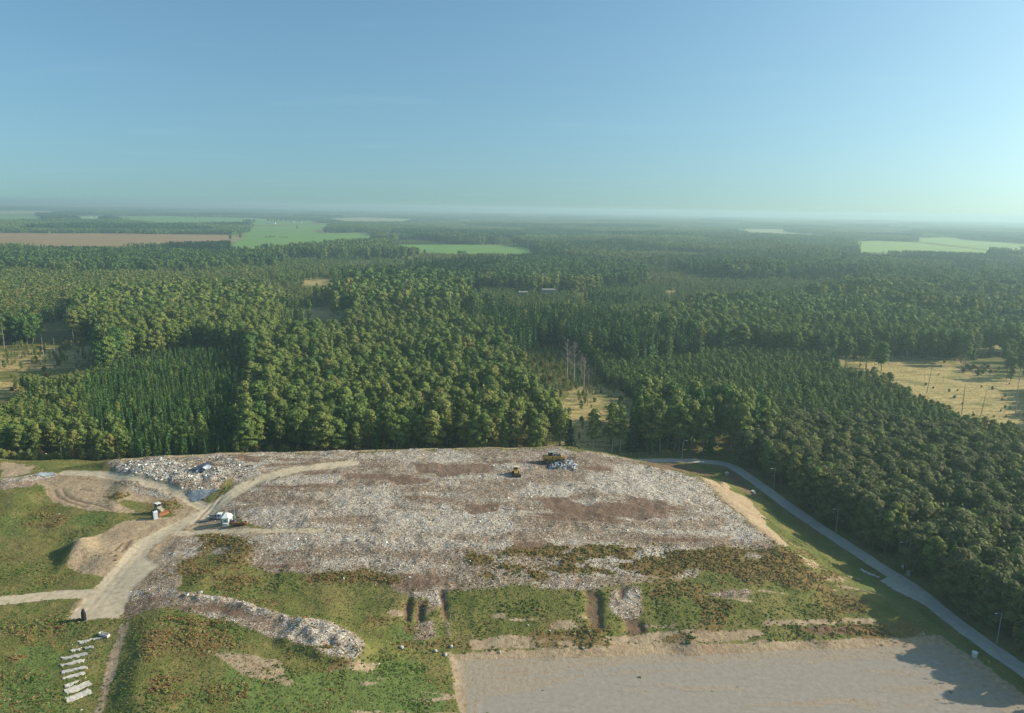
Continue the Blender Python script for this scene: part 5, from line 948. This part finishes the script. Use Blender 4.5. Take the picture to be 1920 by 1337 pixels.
MATS = [((308,490),(440,472),(430,505),(340,525),'short topmost mat strip, below the concrete box'),((455,463),(620,436),(622,452),(462,478),'thin ragged strip leading to the concrete box'),((215,600),(355,570),(352,597),(225,622),'ragged half strip, second row from the top, outer piece'),((385,572),(490,545),(515,567),(400,592),'ragged half strip, second row from the top, inner piece'),((95,695),(405,630),(430,662),(120,727),'wide clean mat strip, third row from the top'),((85,788),(395,715),(405,752),(100,807),'straight clean mat strip, fourth row from the top'),((90,870),(400,800),(422,828),(115,894),'mat strip with a pointed end, fifth row from the top'),((110,943),(380,877),(402,907),(120,972),'mat strip speckled with grass, sixth row from the top'),((130,1038),(310,978),(330,987),(170,1072),'short mat strip overgrown at one end, seventh row'),((135,1103),(430,990),(487,1035),(190,1152),'long pinkish mat strip, second row from the bottom'),((140,1215),(430,1092),(492,1132),(205,1257),'large lowest mat strip on the grass')]
for i, m_ in enumerate(MATS):
    A_, B_, C_, D_ = [np.array(ground_at(100 + a / 6.686, 1130 + b_ / 6.686)) for a, b_ in m_[:4]]; nu, nv = 22, 5; top = []
    for a in range(nu + 1):
        for b_ in range(nv + 1):
            s, r_0 = a / nu, b_ / nv; q = (A_ * (1 - s) + B_ * s) * (1 - r_0) + (D_ * (1 - s) + C_ * s) * r_0; wv = (fbm(np.array([s * 7 + i * 9]), np.array([float(b_ > 2) * 4 + i]), 51)[0] - .5) * .7; dr_ = (D_ - A_) / np.linalg.norm(D_ - A_); q = q + dr_ * wv * (1 if b_ in (0, nv) else .4); q = q + (B_ - A_) / np.linalg.norm(B_ - A_) * (vnoise(np.array([r_0 * 4.0]), np.array([i * 3.0 + (a > 10)]), 5)[0] - .5) * (.6 if a in (0, nu) else 0)
            top.append((q[0], q[1], float(hgt(q[0], q[1])) + .17 + .05 * vnoise(np.array([s * 9]), np.array([r_0 * 2 + i * 5]), 7)[0]))
    c_ = np.mean(top, 0); K = len(top); vs = [tuple(np.array(v_) - c_) for v_ in top] + [tuple(np.array(v_) - c_ - [0, 0, .2]) for v_ in top]; w_ = nv + 1; fs = []
    for a in range(nu):
        for b_ in range(nv): q = a * w_ + b_; fs += [(q, q + w_, q + w_ + 1, q + 1), (K + q, K + q + 1, K + q + w_ + 1, K + q + w_)]
    rim = [a * w_ for a in range(nu + 1)] + [nu * w_ + b_ for b_ in range(1, w_)] + [a * w_ + nv for a in range(nu - 1, -1, -1)] + [b_ for b_ in range(nv - 1, 0, -1)]; fs += [(rim[k], rim[(k + 1) % len(rim)], K + rim[(k + 1) % len(rim)], K + rim[k]) for k in range(len(rim))]
    me = bpy.data.meshes.new('ground_mat'); me.from_pydata(vs, [], fs); me.materials.append(MATM); bm = bmesh.new(); bm.from_mesh(me); bmesh.ops.recalc_face_normals(bm, faces=bm.faces); bm.to_mesh(me); bm.free(); o_ = link('ground_mat', me, label=m_[4], category='ground mat', group='pale mat strips on the grass'); o_.location = c_
# ---- lamp posts along the gravel road
for u, vb, vt, arm, s in ((1278.5,862,827,1,'lamp post at the far bend of the gravel road'),(1450.5,917,879,-1,'lamp post on the wood side of the road, just past the bend'),(1567,999,955,-1,'lamp post on the wood side, midway between bend and lay-by'),(1692.5,1069.5,1017,-1,'lamp post with a camera on top beside the lay-by'),(1869,1206.5,1150,-1,'tallest looking lamp post, beyond the lay-by near the picture corner'),(174.5,866,838,1,'lamp post standing in the shrub row behind the sandy bank')):
    q = Vector(at(u, vb, 0)); q.z = float(hgt(q.x, q.y)); h = height_to(q.x, q.y, vt, q.z); t = thing('lamp_post', 'grey ' + s, 'lamp post', q, R(180 if arm < 0 else 0) + R(12)); MB().tube([(0, 0, 0), (0, 0, h * .5), (0, 0, h)], [.13, .10, .075], 10).build('pole', GALV, t); MB().tube([(0, 0, h - .05), (.5, 0, h + .1), (1.3, 0, h + .16)], .05, 8).build('arm', GALV, t); MB().box((1.6, 0, h + .17), (.75, .3, .13), taper=.8).build('lamp_head', LAMPG, t, .03)
    if 'camera' in s: MB().box((-.25, 0, h + .35), (.6, .35, .3)).tube([(0, 0, h), (0, 0, h + .4)], .06).build('camera', PG, t); MB().box((.2, 0, 1.25), (.4, .4, .6)).build('junction_box', LAMPG, t, .02)
q = Vector(at(1376.5, 866, 0)); t = thing('marker_post', 'short white marker sign at the wood edge by the road bend', 'sign', q, .4); MB().tube([(0, 0, 0), (0, 0, 1.2)], .05).build('post', GALV, t); MB().box((0, -.06, 1.0), (.75, .05, .9)).build('sign_panel', LAMPG, t)
q = Vector(at(1702.5, 1078.5, 0)); t = thing('electric_cabinet', 'grey-brown upright cabinet at the wood edge beside the lay-by', 'cabinet', q, R(-30)); MB().box((0, 0, .1), (1.1, .6, .2)).build('plinth', CONC, t); MB().box((0, 0, .85), (1.0, .5, 1.35)).build('case', WOOD, t, .02); [MB().box((sx * .25, -.265, .85), (.45, .03, 1.2)).build('door', PG, t) for sx in (-1, 1)]
for u, v, s in ((1362.5, 890, 'first small concrete chamber on the verge below the road bend'), (1412, 925, 'second small concrete chamber on the verge, nearer the sunny bank')):
    q = ground_at(u, v); t = thing('inspection_chamber', s, 'concrete chamber', q, .5); MB().box((0, 0, .4), (1.1, 1.1, .9)).build('chamber', CONC, t, .03); MB().box((0, 0, .9), (1.25, 1.25, .12)).build('lid', LTC, t, .02)
q = ground_at(1827, 1231); t = thing('well_head', 'white round well head on the verge beside the grey pad', 'well', q); MB().tube([(0, 0, -.1), (0, 0, 1.05)], .56, 20).build('ring', LTC, t); MB().tube([(0, 0, 1.05), (0, 0, 1.13), (0, 0, 1.25)], [.64, .64, .3], 20).build('cover', PW, t)
def rock(name, q, r, seed, m_, label, cat, group=None, sq=(1, 1, .7)):
    bm = bmesh.new(); bmesh.ops.create_icosphere(bm, subdivisions=3, radius=1.0); rs = random.Random(seed); o3 = Vector((rs.uniform(0, 50), rs.uniform(0, 50), rs.uniform(0, 50)))
    from mathutils import noise as mn
    for v_ in bm.verts: d_ = 1 + .42 * mn.noise(v_.co * 1.3 + o3) + .15 * mn.noise(v_.co * 3.2 + o3); v_.co = Vector((v_.co.x * sq[0], v_.co.y * sq[1], max(-.35, v_.co.z * sq[2]))) * d_ * r
    me = bpy.data.meshes.new(name); bm.to_mesh(me); bm.free(); me.materials.append(m_); o_ = link(name, me, label=label, category=cat); o_.location = (q[0], q[1], q[2] + r * .3); o_.rotation_euler = (0, 0, rs.uniform(0, 6))
    if group: o_['group'] = group
BLD = simple('pale_limestone', (.42, .42, .38), .9, 0, .12, 1.3)
for i, (u, v, r, s) in enumerate(((753,1215,.85,'pale boulder farthest from the pad corner, on green grass'),(817,1222,.8,'lumpy pale boulder between the gullied slope and the pad corner'),(835,1229,.75,'grey boulder right at the corner of the pad'),(846,1213,.75,'rounded pale boulder just above the pad corner'),(937,1224,.6,'small pale boulder at the foot of the green slope'),(990,1173,.5,'small white stone on the green slope'),(1031,1184,.5,'white stone low on the green slope before the dark gully'),(1104,1184,.55,'bluish scrap lump below the dark gully'),(376,1112,.9,'big pale lump at the upper rim of the rubbish tongue'),(1093,1216,.55,'flat pale stone at the edge of the pad'))): rock('boulder', ground_at(u, v), r * .55, i, BLD if i != 7 else simple('blue_scrap', (.16, .26, .38), .5), s, 'boulder')
for i, (u, v, dx, r3) in enumerate(((1622,1074,1.5,.3),(1629,1077,2.0,1.0),(1637,1080,1.3,.1),(1645,1083,1.1,2.0),(1616,1070,1.0,.7))):
    q = ground_at(u, v); t = MB().box((0, 0, .2), (dx, 1.0, .3), rx=.12, ry=.15).build('concrete_slab', CONC, None, .04, label='broken concrete slab in the heap beside the lay-by', category='concrete slab', group='broken slabs beside the lay-by'); t.location = q; t.rotation_euler = (0, 0, r3)
# ---- wire fence behind the road
fp = [1122,1137,1153,1168,1183,1198,1214,1229,1243,1258]; bs = [Vector(at(u, 855.5 + (u - 1180) * .002, 0)) for u in fp]; t = thing('wire_fence', 'wire fence on wooden posts along the foot of the birches', 'fence', bs[0])
for b_ in bs: c_ = b_ - bs[0]; MB().tube([(c_.x, c_.y, -.1), (c_.x, c_.y, 1.75)], .12, 7).build('post', WOOD, t)
for zz in (.5, 1.0, 1.5): wr_ = MB(); wr_.tube([(b_.x - bs[0].x, b_.y - bs[0].y, zz) for b_ in bs], .012, 4); wr_.build('wire', GALV, t)
# ---- plastic sheets on the waste
def sheet(name, poly, m_, label, cat, lift=.25, amp=.5, seed=1):
    W_ = [ground_at(*q) for q in poly]; xs = [q.x for q in W_]; ys = [q.y for q in W_]; st = .5; xx, yy = np.meshgrid(np.arange(min(xs), max(xs), st), np.arange(min(ys), max(ys), st)); ins = inpoly(xx + (fbm(xx / 2, yy / 2, seed) - .5) * 2, yy + (fbm(xx / 2, yy / 2, seed + 5) - .5) * 2, [(q.x, q.y) for q in W_]); zz = hgt(xx, yy) + lift + amp * (fbm(xx / 1.4, yy / 1.4, seed + 9, 3) - .4); idx = -np.ones(xx.shape, int); fs = []; vs = []
    def vi(j, i):
        if idx[j, i] < 0: idx[j, i] = len(vs); vs.append((xx[j, i], yy[j, i], zz[j, i]))
        return idx[j, i]
    for j in range(xx.shape[0] - 1):
        for i in range(xx.shape[1] - 1):
            if ins[j, i] and ins[j + 1, i + 1]: fs.append((vi(j, i), vi(j, i + 1), vi(j + 1, i + 1), vi(j + 1, i)))
    c_ = np.mean(vs, 0); me = bpy.data.meshes.new(name); me.from_pydata([tuple(np.array(v_) - c_) for v_ in vs], [], fs); me.materials.append(m_); o_ = link(name, me, label=label, category=cat); o_.location = c_; sd_ = o_.modifiers.new('thickness', 'SOLIDIFY'); sd_.thickness = .03; return o_
sheet('liner_sheet', [(345,925),(378,917),(412,915),(400,926),(380,938),(358,942)], simple('blue_grey_liner', (.13, .16, .19), .4, 0, .1, 1.5, (.30, .31, .31)), 'blue-grey liner sheet spread on the ground at the track fork', 'plastic sheet', .12, .25, 3)
sheet('tarpaulin', [(362,884),(372,874),(398,872),(408,876),(392,884),(372,888)], simple('dark_blue_tarpaulin', (.035, .05, .085), .4, 0, .1, 1.2, (.09, .11, .16)), 'crumpled dark blue tarpaulin on the loose rubbish', 'tarpaulin', .5, 1.2, 8)
sheet('plastic_film', [(380,884),(388,876),(400,878),(392,886)], simple('white_film', (.72, .74, .75), .4), 'white plastic film lying on the dark blue tarpaulin', 'plastic sheet', 1.15, .8, 12)
sheet('pale_sheet', [(62,891),(80,885),(104,887),(98,893),(72,893)], simple('silver_sheet', (.40, .44, .47), .35), 'silvery plastic sheet at the end of the sandy bank', 'plastic sheet', .1, .3, 14)
def heap(name, poly, n, size, tones, label, seed, hh=1.0):
    rg = np.random.default_rng(seed); W_ = [ground_at(*q) for q in poly]; xs = [q.x for q in W_]; ys = [q.y for q in W_]; x = rg.uniform(min(xs), max(xs), n * 3); y = rg.uniform(min(ys), max(ys), n * 3); P_ = [(q.x, q.y) for q in W_]; m = inpoly(x, y, P_); x, y = x[m][:n], y[m][:n]; d = segdist(x, y, P_, True)
    z = hgt(x, y) + np.minimum(d, 2.0) / 2.0 * hh * rg.uniform(.3, 1, len(x)); c_ = np.array([np.mean(x), np.mean(y), 0]); v = leaves(np.stack([x, y, z], 1) - c_, np.tile([.3, -.2, 1.], (len(x), 1)), size, rg, .8, .7); me = mesh_np(name, v, quads(len(x)), [LM]); attr(me, 'leaf', 'FLOAT', np.repeat(rg.choice(tones, len(x)), 4)); o_ = link(name, me, kind='stuff', label=label, category='rubbish pile'); o_.location = c_
heap('rubbish_pile', [(1026,872),(1042,867),(1056,860),(1070,862),(1083,872),(1080,884),(1058,880),(1030,880)], 900, .24, [.85, .85, .60, .72, .92, .2, .05], 'blue and white plastic pile being pushed by the compactor', 5, 1.3)
# ---- buildings: two derelict blocks in the forest, farmsteads far off
def house(u, v, w_, d_, h, rz, label, cat='house', name='farmhouse', wm=WALLW, rm=ROOFR, pitch=.55, win=True):
    q = at(u, v, 0); t = thing(name, label, cat, (q[0], q[1], 0), rz)
    MB().box((0, 0, h / 2), (w_, d_, h)).build('wall', wm, t); k = d_ * pitch * .5 + .02
    rf = MB(); rf.prism([(-d_ / 2 - .4, h + .02), (d_ / 2 + .4, h + .02), (0, h + k + .3)], -w_ / 2 - .4, w_ / 2 + .4); ro = rf.build('roof', rm, t); ro.rotation_euler = (0, 0, R(90))
    if cat == 'house': MB().box((w_ * .2, .3, h + k * .8), (.7, .7, 1.6)).build('chimney', ROOFR, ro)
    if win:
        for j in range(max(2, int(w_ / 4))): f_ = MB().box((-w_ / 2 + w_ * (j + .5) / max(2, int(w_ / 4)), -d_ / 2 - .03, h * .55), (1.3, .1, 1.4)).build('window', WOOD, t); MB().box((-w_ / 2 + w_ * (j + .5) / max(2, int(w_ / 4)), -d_ / 2 - .09, h * .55), (1.05, .06, 1.15)).build('pane', GLASS, f_)
    return t
for u, v, w_, d_, h, rz, s, rm in ((18,399,16,10,7,.2,'small white farmhouse at the picture edge near the horizon',ROOF),(83,395.5,18,10,8,-.3,'white farmhouse beyond the pale far field',ROOF),(169,408,14,9,5,.1,'pale house on the small meadow, first of two',ROOF),(179,408,12,9,4.5,-.1,'pale house on the small meadow, second of two',ROOF),(541,417,14,10,7,.3,'white farmhouse deep in the far grove',ROOFR),(549,418,14,10,7,.1,'bright farmhouse at the edge of the far grove',ROOF),(564,417,12,9,6,-.2,'small farmhouse behind the far farm track',ROOFR),(611,416.5,12,9,6,.2,'lone farmhouse on the pale field',ROOF),(622,416,18,10,6,.1,'white gabled farmhouse at the end of the pale field',ROOF)): house(u, v, w_, d_, h, rz, s, rm=rm)
house(508, 420, 46, 13, 5, .05, 'long low white barn beside the far green field', 'barn', 'barn', WALLW, ROOF)
house(1775, 409.5, 60, 16, 9, .0, 'tiny white barn on the hazy horizon', 'barn', 'barn', WALLW, PW)
def ruin(u, v, w_, d_, h, rz, label):
    q = at(u, v, 0); t = thing('derelict_block', label, 'building', (q[0], q[1], 0), rz); mb = MB()
    nb = 3
    for j in range(nb + 1): mb.box((-w_ / 2 + w_ * j / nb, -d_ / 2, h / 2), (.8, .5, h)); mb.box((-w_ / 2 + w_ * j / nb, d_ / 2, h / 2), (.8, .5, h))
    for zz in (h * .22, h * .62, h * .96): mb.box((0, -d_ / 2, zz), (w_ - .01, .44, h * .16)); mb.box((0, d_ / 2, zz), (w_ - .01, .44, h * .16)); mb.box((-w_ / 2, 0, zz), (.44, d_ - .5, h * .16)); mb.box((w_ / 2, 0, zz), (.44, d_ - .5, h * .16))
    mb.build('wall', BRICKG, t); MB().box((0, 0, h + .2), (w_ + .8, d_ + .8, .35)).build('roof', ROOF, t); MB().box((0, 0, h * .5), (w_ - 1.2, d_ - 1.2, h * .98)).build('inner_wall', WOOD, t)
ruin(1028, 560, 14, 9, 10.5, .1, 'derelict grey block with open window rows in the forest'); ruin(981, 560, 10, 8, 7.5, .05, 'low derelict shed with a pale flat roof in the forest')
# ---- farm track over the far fields, light path in the forest ride
def ribbon(name, P_, w_, z, m_):
    W_ = [np.array(at(u, v)[:2]) for u, v in P_]; vs = []
    for i, p_ in enumerate(W_):
        d_ = W_[min(i + 1, len(W_) - 1)] - W_[max(i - 1, 0)]; d_ /= np.linalg.norm(d_); nn = np.array([-d_[1], d_[0]]) * w_ / 2; vs += [(*(p_ + nn), z), (*(p_ - nn), z)]
    me = bpy.data.meshes.new(name); me.from_pydata(vs, [], [(2 * i, 2 * i + 1, 2 * i + 3, 2 * i + 2) for i in range(len(W_) - 1)]); me.materials.append(m_); link(name, me, kind='structure')
ribbon('farm_track', [(420,456),(450,450.5),(490,444),(530,436),(578,428)], 9, 1.1, FM['pale']); ribbon('forest_ride', [(504,552),(508,538),(511,528),(513,522)], 5, .3, DRY)
